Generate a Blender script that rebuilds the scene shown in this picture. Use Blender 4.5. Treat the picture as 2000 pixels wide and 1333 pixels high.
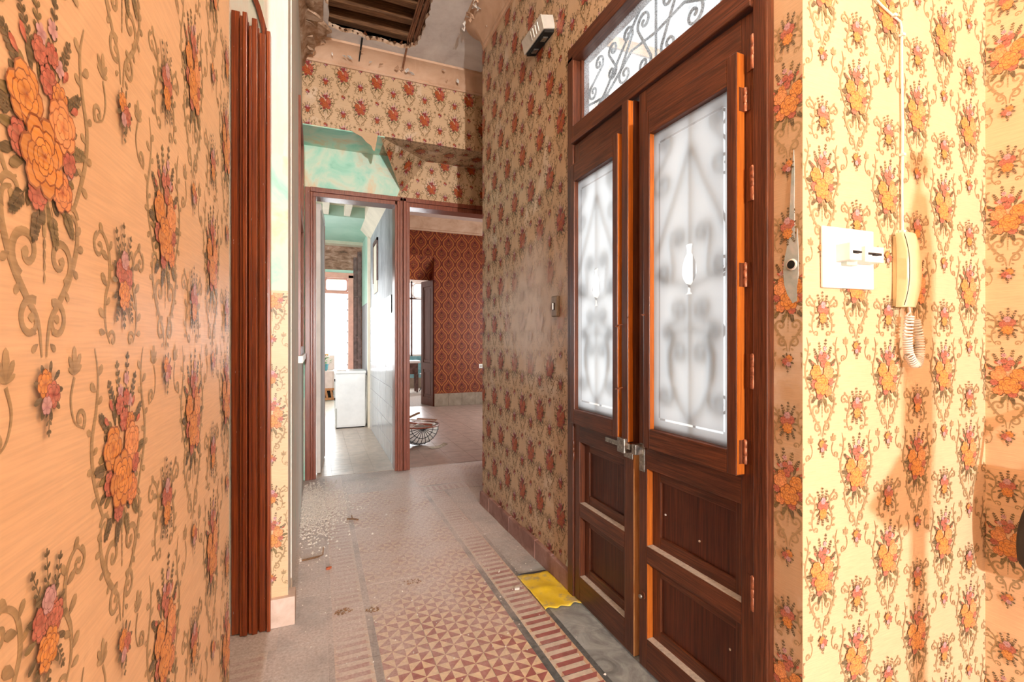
import bpy, bmesh, math, random
import numpy as np
from mathutils import Vector, Matrix
random.seed(7)
for o in list(bpy.data.objects): bpy.data.objects.remove(o, do_unlink=True)
SC = bpy.context.scene
COL = SC.collection
R = math.radians
# ------------------------------------------------------------------ camera
cam = bpy.data.cameras.new('camera'); cam.sensor_width = 36; cam.lens = 920 * 36 / 2000
cam.clip_start = 0.02
co = bpy.data.objects.new('camera', cam); COL.objects.link(co)
co.location = (0, 0, 1.3); co.rotation_euler = (R(90), 0, -math.atan(380 / 920))
SC.camera = co
# ------------------------------------------------------------------ light
W = bpy.data.worlds.new('sky'); SC.world = W; W.use_nodes = True
bg = W.node_tree.nodes['Background']; bg.inputs[0].default_value = (0.93, 0.97, 1.0, 1); bg.inputs[1].default_value = 0.95
def area(name, loc, rot, sx, sy, power, col=(1, 1, 1), spread=180):
    l = bpy.data.lights.new(name, 'AREA'); l.shape = 'RECTANGLE'; l.size = sx; l.size_y = sy; l.energy = power; l.color = col
    l.spread = R(spread)
    o = bpy.data.objects.new(name, l); COL.objects.link(o); o.location = loc; o.rotation_euler = rot
    return o
# daylight in the openings; the vestibule and dining windows are unseen additions
area('added_vestibule_light', (2.22, -2.2, 1.85), (0, R(90), 0), 1.9, 1.9, 5, (1.0, 0.90, 0.76))  # unseen window lamp, added to brighten the near left wall
area('daylight_kitchen_window', (-1.05, 6.6, 1.8), (0, R(-90), 0), 1.6, 2.2, 14, (0.96, 0.98, 1))
area('daylight_gallery_window', (-0.2, 12.02, 1.75), (R(-90), 0, 0), 2.0, 2.0, 90, (0.97, 0.99, 1))
area('added_dining_light', (4.44, 7.0, 1.6), (0, R(90), 0), 2.2, 2.0, 60, (1, 0.97, 0.92))  # lamp in an invented window, lights the damask room from out of view
area('daylight_far_room', (2.6, 13.2, 1.9), (R(-90), 0, 0), 1.6, 1.8, 120, (0.96, 0.98, 1))
sun = bpy.data.lights.new('sun', 'SUN'); sun.energy = 7.0; sun.angle = R(1.0); sun.color = (1, 0.96, 0.9)
so = bpy.data.objects.new('sun', sun); COL.objects.link(so); so.rotation_euler = Vector((0.12, -0.36, 0.93)).to_track_quat('Z', 'Y').to_euler()
VS = SC.view_settings
VS.view_transform = 'Standard'; VS.look = 'None'; VS.gamma = 1.0; VS.use_curve_mapping = False; VS.exposure = 0.75
LAMP_POWER = 470
BULB_POWER = 24
HALL_POWER = 36
# ------------------------------------------------------------------ helpers
def tag(o, label=None, cat=None, group=None, kind=None):
    if label: o['label'] = label
    if cat: o['category'] = cat
    if group: o['group'] = group
    if kind: o['kind'] = kind
    return o
def link(name, me, mat=None, parent=None, smooth=False):
    o = bpy.data.objects.new(name, me); COL.objects.link(o)
    if mat is not None:
        for m in (mat if isinstance(mat, (list, tuple)) else [mat]): me.materials.append(m)
    if smooth and len(me.polygons): me.polygons.foreach_set('use_smooth', [True] * len(me.polygons))
    if parent is not None: o.parent = parent
    return o
def empty(name, loc=(0, 0, 0), rz=0, parent=None):
    o = bpy.data.objects.new(name, None); COL.objects.link(o); o.location = loc; o.rotation_euler = (0, 0, rz)
    o.empty_display_size = 0.05
    if parent is not None: o.parent = parent
    return o
class MB:
    """collects boxes, prisms, tubes and builds them as ONE mesh"""
    def __init__(s): s.v = []; s.f = []; s.m = []
    def add(s, v, f, m=0):
        b = len(s.v); s.v += [tuple(p) for p in v]; s.f += [tuple(i + b for i in q) for q in f]; s.m += [m] * len(f); return s
    def box(s, x0, x1, y0, y1, z0, z1, m=0):
        return s.add([(x0, y0, z0), (x1, y0, z0), (x1, y1, z0), (x0, y1, z0), (x0, y0, z1), (x1, y0, z1), (x1, y1, z1), (x0, y1, z1)],
                     [(0, 3, 2, 1), (4, 5, 6, 7), (0, 1, 5, 4), (1, 2, 6, 5), (2, 3, 7, 6), (3, 0, 4, 7)], m)
    def prism(s, pts, vec, m=0):
        n = len(pts); v = [Vector(p) for p in pts]; d = Vector(vec)
        return s.add([tuple(p) for p in v] + [tuple(p + d) for p in v],
                     [tuple(range(n))[::-1], tuple(range(n, 2 * n))] + [(i, (i + 1) % n, n + (i + 1) % n, n + i) for i in range(n)], m)
    def tube(s, pts, r, n=8, m=0, closed=False):
        P = [Vector(p) for p in pts]; k = len(P)
        rr = r if isinstance(r, (list, tuple)) else [r] * k
        T = []
        for i in range(k):
            a = P[(i - 1) % k] if (closed or i > 0) else P[i]; b = P[(i + 1) % k] if (closed or i < k - 1) else P[i]
            t = (b - a); T.append(t.normalized() if t.length > 1e-9 else Vector((0, 0, 1)))
        u = T[0].orthogonal().normalized(); vs = []
        for i in range(k):
            u = (u - T[i] * u.dot(T[i])); u = u.normalized() if u.length > 1e-6 else T[i].orthogonal().normalized()
            w = T[i].cross(u)
            for j in range(n):
                a = 2 * math.pi * j / n; vs.append(tuple(P[i] + (u * math.cos(a) + w * math.sin(a)) * rr[i]))
        fs = []
        for i in range(k if closed else k - 1):
            i2 = (i + 1) % k
            for j in range(n): fs.append((i * n + j, i * n + (j + 1) % n, i2 * n + (j + 1) % n, i2 * n + j))
        if not closed: fs += [tuple(range(n))[::-1], tuple((k - 1) * n + j for j in range(n))]
        return s.add(vs, fs, m)
    def lathe(s, prof, c=(0, 0, 0), n=16, m=0, axis='Z'):
        vs = []
        for (r, z) in prof:
            for j in range(n):
                a = 2 * math.pi * j / n; p = (r * math.cos(a), r * math.sin(a), z)
                if axis == 'X': p = (z, r * math.cos(a), r * math.sin(a))
                if axis == 'Y': p = (r * math.cos(a), z, r * math.sin(a))
                vs.append((p[0] + c[0], p[1] + c[1], p[2] + c[2]))
        fs = [(i * n + j, i * n + (j + 1) % n, (i + 1) * n + (j + 1) % n, (i + 1) * n + j) for i in range(len(prof) - 1) for j in range(n)]
        fs += [tuple(range(n))[::-1], tuple((len(prof) - 1) * n + j for j in range(n))]
        return s.add(vs, fs, m)
    def build(s, name, mat, parent=None, smooth=False, bevel=0):
        me = bpy.data.meshes.new(name); me.from_pydata(s.v, [], s.f)
        bm = bmesh.new(); bm.from_mesh(me)
        bmesh.ops.recalc_face_normals(bm, faces=bm.faces)
        if bevel:
            bmesh.ops.bevel(bm, geom=list(bm.edges), offset=bevel, segments=2, affect='EDGES', profile=0.6, clamp_overlap=True)
        bm.to_mesh(me); bm.free()
        if any(s.m) and not bevel: me.polygons.foreach_set('material_index', s.m)
        o = link(name, me, mat, parent, smooth)
        if smooth and bevel == 0:
            me.shade_smooth() if hasattr(me, 'shade_smooth') else None
            try: me.set_sharp_from_angle(angle=R(40))
            except Exception: pass
        return o
def box(name, x0, x1, y0, y1, z0, z1, mat, parent=None, bevel=0):
    return MB().box(x0, x1, y0, y1, z0, z1).build(name, mat, parent, bevel=bevel)
# ------------------------------------------------------------------ materials
def N(t, k, **kw):
    n = t.nodes.new(k)
    for a, b in kw.items(): setattr(n, a, b)
    return n
def newmat(name):
    m = bpy.data.materials.new(name); m.use_nodes = True
    return m, m.node_tree, m.node_tree.nodes['Principled BSDF']
def noise(t, scale=(1, 1, 1), s=1.0, detail=4, rough=0.6, dist=0.0, off=(0, 0, 0)):
    g = N(t, 'ShaderNodeNewGeometry'); mp = N(t, 'ShaderNodeMapping'); mp.inputs['Scale'].default_value = scale; mp.inputs['Location'].default_value = off
    t.links.new(g.outputs['Position'], mp.inputs['Vector'])
    n = N(t, 'ShaderNodeTexNoise'); n.inputs['Scale'].default_value = s; n.inputs['Detail'].default_value = detail
    n.inputs['Roughness'].default_value = rough; n.inputs['Distortion'].default_value = dist
    t.links.new(mp.outputs[0], n.inputs['Vector'])
    return n.outputs['Fac']
def ramp(t, fac, stops):
    r = N(t, 'ShaderNodeValToRGB'); e = r.color_ramp.elements
    while len(e) < len(stops): e.new(0.5)
    for q, (p, c) in zip(e, stops):
        q.position = p; q.color = (c[0], c[1], c[2], 1) if not isinstance(c, (int, float)) else (c, c, c, 1)
    t.links.new(fac, r.inputs[0]); return r.outputs[0]
def mix(t, fac, a, b, mode='MIX'):
    n = N(t, 'ShaderNodeMix', data_type='RGBA', blend_type=mode)
    def put(s, v):
        if hasattr(v, 'is_output'): t.links.new(v, s)
        elif isinstance(v, (int, float)): s.default_value = v
        else: s.default_value = (v[0], v[1], v[2], 1)
    put(n.inputs[0], fac); put(n.inputs[6], a); put(n.inputs[7], b); return n.outputs[2]
def math_(t, op, a, b=None, c=None):
    n = N(t, 'ShaderNodeMath', operation=op)
    for i, v in enumerate((a, b, c)):
        if v is None: continue
        if hasattr(v, 'is_output'): t.links.new(v, n.inputs[i])
        else: n.inputs[i].default_value = v
    return n.outputs[0]
def bump(t, b, h, strength=0.3, dist=0.002):
    n = N(t, 'ShaderNodeBump'); n.inputs['Strength'].default_value = strength; n.inputs['Distance'].default_value = dist
    t.links.new(h, n.inputs['Height']); t.links.new(n.outputs[0], b.inputs['Normal'])
def plain(name, c, rough=0.6, metal=0.0, var=0.15, s=40, spec=0.5, bmp=0.0, scale=(1, 1, 1)):
    m, t, b = newmat(name)
    f = noise(t, scale, s)
    c2 = tuple(max(0, v * (1 - var * 2)) for v in c); c3 = tuple(min(1, v * (1 + var)) for v in c)
    t.links.new(ramp(t, f, [(0.3, c2), (0.7, c3)]), b.inputs['Base Color'])
    b.inputs['Roughness'].default_value = rough; b.inputs['Metallic'].default_value = metal
    b.inputs['Specular IOR Level'].default_value = spec
    if bmp: bump(t, b, f, bmp)
    return m
def layered(name, stops, scale=(1, 1, 1), s=6, detail=8, rough=0.8, spec=0.3, bmp=0.4, bs=60, dist=0.6, off=(0, 0, 0)):
    m, t, b = newmat(name)
    f = noise(t, scale, s, detail, 0.62, dist, off)
    t.links.new(ramp(t, f, stops), b.inputs['Base Color'])
    b.inputs['Roughness'].default_value = rough; b.inputs['Specular IOR Level'].default_value = spec
    bump(t, b, noise(t, scale, bs, 6), bmp)
    return m
def wood(name, scale, c0, c1, c2, rough=0.35, speck=False):
    m, t, b = newmat(name)
    f = noise(t, scale, 1.0, 5, 0.6, 0.4)
    f2 = noise(t, tuple(v * 3 for v in scale), 1.0, 3, 0.6)
    c = mix(t, 0.35, ramp(t, f, [(0.3, c0), (0.5, c1), (0.72, c2)]), ramp(t, f2, [(0.35, c0), (0.7, c2)]))
    if speck:
        k = ramp(t, noise(t, (110, 110, 16), 1.0, 3, 0.7), [(0.70, 0.0), (0.735, 1.0)])
        c = mix(t, k, c, (0.52, 0.40, 0.33))
    t.links.new(c, b.inputs['Base Color']); b.inputs['Roughness'].default_value = rough
    bump(t, b, f2, 0.25, 0.001)
    return m
D0, D1, D2 = (0.022, 0.006, 0.003), (0.090, 0.024, 0.010), (0.215, 0.066, 0.024)
WOOD_V = wood('varnished_wood_upright', (130, 130, 4), D0, D1, D2)
WOOD_H = wood('varnished_wood_level', (130, 4, 130), D0, D1, D2)
WOOD_P = wood('varnished_wood_panel', (60, 90, 3), D0, (0.07, 0.015, 0.006), (0.16, 0.042, 0.015), 0.45)
EDGE = wood('worn_wood_edge', (120, 120, 5), (0.40, 0.17, 0.06), (0.62, 0.30, 0.11), (0.78, 0.46, 0.22), 0.5)
LIT_WOOD = wood('lit_edge_colour', (150, 150, 4), (0.24, 0.05, 0.006), (0.42, 0.105, 0.012), (0.58, 0.18, 0.022), 0.35)  # door wood as it looks in lamplight, the light put into the colour
WOOD_J = wood('chipped_red_wood', (170, 170, 2.5), (0.06, 0.009, 0.003), (0.23, 0.040, 0.009), (0.48, 0.115, 0.02), 0.3, True)
WOOD_F = wood('worn_red_frame', (140, 140, 5), (0.10, 0.020, 0.010), (0.22, 0.055, 0.03), (0.34, 0.11, 0.06), 0.32, True)
TIMBER = wood('old_timber', (5, 90, 90), (0.035, 0.014, 0.006), (0.14, 0.058, 0.022), (0.34, 0.17, 0.07), 0.85)
LATH = wood('splintered_lath', (90, 5, 90), (0.06, 0.02, 0.01), (0.24, 0.09, 0.04), (0.45, 0.22, 0.11), 0.85)
DOORB = wood('brown_room_door', (60, 60, 3), (0.08, 0.025, 0.015), (0.15, 0.05, 0.03), (0.22, 0.09, 0.06), 0.3)
IRON = plain('wrought_iron', (0.03, 0.03, 0.035), 0.5, 0.6)
STEEL = plain('dull_steel', (0.42, 0.40, 0.36), 0.35, 0.9, 0.3, 60)
BRASS = plain('painted_brass', (0.34, 0.12, 0.06), 0.4, 0.5, 0.3, 80)
WHITE = plain('white_plastic', (0.86, 0.85, 0.82), 0.35, 0, 0.03, 20)
ENAMEL = plain('white_enamel', (0.82, 0.84, 0.84), 0.25, 0, 0.04, 6)
CREAM = plain('cream_plastic', (0.74, 0.60, 0.34), 0.32, 0, 0.05, 20)
BLACK = plain('black_fabric', (0.012, 0.012, 0.014), 0.6, 0, 0.3, 200, bmp=0.3)
GREYP = plain('grey_plastic', (0.45, 0.45, 0.42), 0.4, 0, 0.05, 20)
GREENP = plain('pale_green_plastic', (0.60, 0.70, 0.62), 0.4, 0, 0.05, 20)
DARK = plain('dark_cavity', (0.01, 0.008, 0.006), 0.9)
DUST = plain('dust', (0.50, 0.43, 0.37), 0.95, 0, 0.12, 60)
WIRE = plain('white_cable', (0.80, 0.76, 0.70), 0.45, 0, 0.05, 30)
PLASTER = layered('grey_green_plaster', [(0.30, (0.44, 0.62, 0.54)), (0.42, (0.68, 0.72, 0.68)), (0.55, (0.70, 0.65, 0.60)), (0.7, (0.82, 0.82, 0.79))], (3, 3, 0.7), 3.0, 8, 0.75)
MINT = layered('mint_plaster', [(0.28, (0.24, 0.60, 0.46)), (0.42, (0.42, 0.76, 0.62)), (0.54, (0.66, 0.80, 0.66)), (0.66, (0.76, 0.62, 0.42)), (0.8, (0.82, 0.78, 0.62))], (1, 1, 1), 3.4, 7, 0.7, off=(2.3, 0, 0.4))
CEILM = layered('flaking_ceiling_paint', [(0.3, (0.55, 0.50, 0.47)), (0.5, (0.74, 0.70, 0.67)), (0.7, (0.84, 0.81, 0.78))], (1, 1, 1), 3, 8, 0.85, bmp=0.9, bs=22)
COVE = layered('beige_cove_paint', [(0.3, (0.48, 0.29, 0.18)), (0.5, (0.60, 0.39, 0.26)), (0.75, (0.68, 0.48, 0.34))], (1, 1, 1), 4, 6, 0.6, bmp=0.2, bs=30)
RUIN = layered('crumbled_plaster', [(0.3, (0.20, 0.11, 0.06)), (0.45, (0.42, 0.27, 0.17)), (0.6, (0.60, 0.45, 0.33)), (0.75, (0.74, 0.64, 0.54))], (1, 1, 1), 12, 9, 0.95, bmp=1.0, bs=40)
SKIRT = layered('rose_skirting_stone', [(0.3, (0.22, 0.11, 0.09)), (0.5, (0.34, 0.19, 0.16)), (0.75, (0.46, 0.30, 0.26))], (1, 1, 1), 8, 8, 0.6)
SKIRTL = layered('pale_skirting_stone', [(0.3, (0.55, 0.40, 0.32)), (0.7, (0.74, 0.60, 0.52))], (1, 1, 1), 12, 8, 0.7)
GSKIRT = layered('grey_skirting', [(0.3, (0.24, 0.19, 0.14)), (0.7, (0.38, 0.31, 0.24))], (1, 1, 1), 7, 8, 0.6)
KGREY = layered('bare_grey_render', [(0.3, (0.20, 0.21, 0.23)), (0.5, (0.36, 0.38, 0.41)), (0.7, (0.52, 0.54, 0.56))], (2, 2, 1), 3, 8, 0.5, bmp=0.6, bs=14)
KTILE = plain('white_wall_tile', (0.58, 0.60, 0.63), 0.18, 0, 0.06, 2)
KGREEN = layered('kitchen_green_paint', [(0.3, (0.36, 0.60, 0.48)), (0.7, (0.52, 0.72, 0.60))], (1, 1, 1), 2, 5, 0.7, bmp=0.1)
KCREAM = plain('kitchen_cream_paint', (0.78, 0.70, 0.55), 0.7, 0, 0.06, 5)
PINK = plain('salmon_pink_paint', (0.70, 0.36, 0.27), 0.6, 0, 0.1, 8)
RUST = layered('rusty_brown_frieze', [(0.3, (0.10, 0.06, 0.04)), (0.45, (0.26, 0.14, 0.09)), (0.6, (0.42, 0.26, 0.19)), (0.75, (0.55, 0.48, 0.42))], (1, 1, 2), 7, 9, 0.9)
DKWOOD = plain('dark_brown_pilaster', (0.16, 0.09, 0.075), 0.6, 0, 0.3, 14)
WALLW = plain('white_wall_paint', (0.74, 0.72, 0.69), 0.8, 0, 0.08, 4)
TEAL = layered('blue_green_wall', [(0.3, (0.10, 0.32, 0.40)), (0.6, (0.25, 0.50, 0.54)), (0.8, (0.5, 0.66, 0.66))], (1, 1, 1), 9, 5, 0.6)
TERRA = plain('terracotta', (0.55, 0.24, 0.10), 0.8, 0, 0.15, 30)
PARAP = plain('pinkish_parapet', (0.72, 0.58, 0.54), 0.8, 0, 0.06, 9)
POT = plain('blue_glaze', (0.08, 0.30, 0.36), 0.25, 0, 0.1, 20)
LEAF = plain('plant_leaf', (0.07, 0.24, 0.05), 0.5, 0, 0.4, 30)
BLOSSOM = plain('orange_blossom', (0.75, 0.30, 0.05), 0.6)
SLATE = plain('dark_plastic_sheet', (0.05, 0.055, 0.08), 0.45, 0, 0.3, 30)
CHIP = plain('plaster_chip', (0.78, 0.74, 0.69), 0.9, 0, 0.15, 90)
TWIG = plain('dry_twig', (0.26, 0.14, 0.07), 0.9, 0, 0.3, 80)
REDCHIP = plain('red_brick_chip', (0.50, 0.12, 0.05), 0.9, 0, 0.2, 90)
SHEET = plain('white_lining', (0.78, 0.76, 0.73), 0.8, 0, 0.1, 20)
PAPERW = plain('newspaper', (0.48, 0.42, 0.33), 0.85, 0, 0.2, 60)
def yellow():
    m, t, b = newmat('yellow_vinyl')
    f = noise(t, (1, 1, 1), 14, 8, 0.65)
    t.links.new(ramp(t, f, [(0.36, (0.80, 0.56, 0.015)), (0.52, (0.86, 0.62, 0.05)), (0.62, (0.55, 0.42, 0.16)), (0.72, (0.62, 0.50, 0.30))]), b.inputs['Base Color'])
    b.inputs['Roughness'].default_value = 0.5; bump(t, b, f, 0.4); return m
YELLOW = yellow()
def wear_sheen(t, col):  # pale worn patch by the switch, window sheen painted into it too
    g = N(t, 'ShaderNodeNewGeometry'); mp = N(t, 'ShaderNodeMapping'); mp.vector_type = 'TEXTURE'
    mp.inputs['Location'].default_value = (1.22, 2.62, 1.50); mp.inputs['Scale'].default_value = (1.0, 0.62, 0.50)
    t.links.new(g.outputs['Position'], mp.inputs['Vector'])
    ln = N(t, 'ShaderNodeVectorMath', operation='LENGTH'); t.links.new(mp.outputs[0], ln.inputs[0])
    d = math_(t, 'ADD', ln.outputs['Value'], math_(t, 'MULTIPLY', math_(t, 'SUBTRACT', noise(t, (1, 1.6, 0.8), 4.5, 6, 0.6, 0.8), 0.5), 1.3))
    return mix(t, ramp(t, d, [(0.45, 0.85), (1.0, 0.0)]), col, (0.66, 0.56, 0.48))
def paper(name, c, s=1.0, sheen=0.42, stain=None):
    m, t, b = newmat(name)
    weave = noise(t, (18, 18, 420), 1.0, 2, 0.5); big = noise(t, (1, 1, 1), 2.2, 6)
    col = mix(t, ramp(t, weave, [(0.3, 0.0), (0.7, 1.0)]), tuple(v * 0.90 for v in c), tuple(min(1, v * 1.07) for v in c))
    col = mix(t, ramp(t, big, [(0.35, 0.0), (0.75, 0.35)]), col, tuple(v * f for v, f in zip(c, (0.82, 0.76, 0.68))))
    if stain: col = mix(t, ramp(t, noise(t, (1, 1, 1), 2.6, 7, 0.6, 0.5), [(0.56, 0.0), (0.70, 0.75)]), col, stain); col = wear_sheen(t, col)
    t.links.new(col, b.inputs['Base Color']); b.inputs['Roughness'].default_value = sheen; b.inputs['Specular IOR Level'].default_value = 0.4
    bump(t, b, noise(t, (1, 1, 1), 7, 5), 0.25, 0.01)
    return m
PAPER = paper('cream_rose_wallpaper', (0.80, 0.55, 0.34))
PAPER_H = paper('shade_toned_wallpaper', (0.60, 0.42, 0.26), sheen=0.34, stain=(0.72, 0.64, 0.54))  # same rose paper darkened, the hall's shade put into its colour
DAMASK = paper('damask_wallpaper_ground', (0.22, 0.040, 0.014), sheen=0.5)
def printmat(name, k=1.0, rough=0.42):
    m, t, b = newmat(name)
    a = N(t, 'ShaderNodeVertexColor', layer_name='Col')
    t.links.new(mix(t, ramp(t, noise(t, (18, 18, 420), 1.0, 2), [(0.3, 0.0), (0.7, 0.25)]), a.outputs[0], (0.75, 0.55, 0.36)) if k == 1 else (wear_sheen(t, a.outputs[0]) if k == 2 else a.outputs[0]), b.inputs['Base Color'])
    b.inputs['Roughness'].default_value = rough; b.inputs['Specular IOR Level'].default_value = 0.4
    bump(t, b, noise(t, (1, 1, 1), 7, 5), 0.25, 0.01)
    return m
INK = printmat('printed_roses'); INK_H = printmat('printed_roses_hall', 2, 0.34); INK_D = printmat('printed_damask', 0)
def tilemat(name, c, var=0.12, s=30, marble=False):
    m, t, b = newmat(name)
    f = noise(t, (1, 1, 1), s, 7, 0.65, 1.5 if marble else 0)
    base = ramp(t, f, [(0.3, tuple(v * (1 - 2 * var) for v in c)), (0.7, tuple(min(1, v * (1 + var)) for v in c))])
    g = N(t, 'ShaderNodeNewGeometry'); sp = N(t, 'ShaderNodeSeparateXYZ'); t.links.new(g.outputs['Position'], sp.inputs[0])
    # settled plaster dust: thicker down the corridor and along the left wall
    gy = math_(t, 'MULTIPLY', math_(t, 'SUBTRACT', sp.outputs[1], 1.50), 0.64)
    gx = math_(t, 'MULTIPLY', math_(t, 'SUBTRACT', 0.62, sp.outputs[0]), 0.55)
    dn = math_(t, 'ADD', math_(t, 'MULTIPLY', math_(t, 'SUBTRACT', noise(t, (1, 1, 1), 3.5, 9, 0.68), 0.5), 1.8), math_(t, 'MINIMUM', math_(t, 'ADD', gy, math_(t, 'MAXIMUM', gx, -0.42)), 0.84))
    n = N(t, 'ShaderNodeClamp'); n.inputs['Min'].default_value = 0.03; n.inputs['Max'].default_value = 0.9; t.links.new(dn, n.inputs[0])
    grit = noise(t, (1, 1, 1), 90, 6, 0.7)
    dust = ramp(t, grit, [(0.3, (0.47, 0.39, 0.355)), (0.52, (0.69, 0.605, 0.575)), (0.72, (0.84, 0.79, 0.77))])
    t.links.new(mix(t, n.outputs[0], base, dust), b.inputs['Base Color'])
    b.inputs['Roughness'].default_value = 0.5; b.inputs['Specular IOR Level'].default_value = 0.35
    bump(t, b, grit, 0.15, 0.001)
    return m
T_RED = tilemat('tile_red', (0.36, 0.115, 0.105)); T_CREAM = tilemat('tile_cream', (0.76, 0.60, 0.40)); T_SLATE = tilemat('tile_slate', (0.115, 0.13, 0.135), 0.25, 40)
T_WHITE = tilemat('tile_pale', (0.66, 0.58, 0.48)); T_TAN = tilemat('tile_tan', (0.62, 0.42, 0.28)); T_GREY = tilemat('tile_marbled_grey', (0.34, 0.37, 0.375), 0.3, 7, True)
T_GROUT = tilemat('grout', (0.45, 0.42, 0.38))
K_FLOOR = plain('kitchen_floor_tile', (0.56, 0.45, 0.37), 0.35, 0, 0.12, 9); D_FLOOR = plain('dusty_floor_tile', (0.44, 0.33, 0.28), 0.4, 0, 0.12, 9)
K_GROUT = plain('floor_grout', (0.36, 0.30, 0.25), 0.8)
def glassmats():
    m = bpy.data.materials.new('frosted_glass'); m.use_nodes = True; t = m.node_tree; t.nodes.clear()
    o = N(t, 'ShaderNodeOutputMaterial'); tr = N(t, 'ShaderNodeBsdfTranslucent'); tr.inputs[0].default_value = (0.92, 0.94, 0.95, 1)
    gl = N(t, 'ShaderNodeBsdfGlossy'); gl.inputs['Roughness'].default_value = 0.35
    mx = N(t, 'ShaderNodeMixShader'); mx.inputs[0].default_value = 0.05
    t.links.new(tr.outputs[0], mx.inputs[1]); t.links.new(gl.outputs[0], mx.inputs[2]); t.links.new(mx.outputs[0], o.inputs[0])
    c = bpy.data.materials.new('clear_cut_glass'); c.use_nodes = True; t = c.node_tree; t.nodes.clear()
    o = N(t, 'ShaderNodeOutputMaterial'); tp = N(t, 'ShaderNodeBsdfTransparent'); gl = N(t, 'ShaderNodeBsdfTranslucent'); gl.inputs[0].default_value = (1, 1, 1, 1)
    mx = N(t, 'ShaderNodeMixShader'); mx.inputs[0].default_value = 0.6
    t.links.new(tp.outputs[0], mx.inputs[1]); t.links.new(gl.outputs[0], mx.inputs[2]); t.links.new(mx.outputs[0], o.inputs[0])
    h = bpy.data.materials.new('hammered_glass'); h.use_nodes = True; t = h.node_tree; t.nodes.clear()
    o = N(t, 'ShaderNodeOutputMaterial'); tp = N(t, 'ShaderNodeBsdfTransparent'); tr = N(t, 'ShaderNodeBsdfTranslucent'); tr.inputs[0].default_value = (0.92, 0.95, 0.97, 1)
    mx = N(t, 'ShaderNodeMixShader'); t.links.new(ramp(t, noise(t, (1, 1, 1), 160, 3, 0.7), [(0.40, 0.10), (0.56, 0.45)]), mx.inputs[0])
    t.links.new(tp.outputs[0], mx.inputs[1]); t.links.new(tr.outputs[0], mx.inputs[2]); t.links.new(mx.outputs[0], o.inputs[0])
    return m, c, h
FROST, CLEAR, HAMMER = glassmats()
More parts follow.
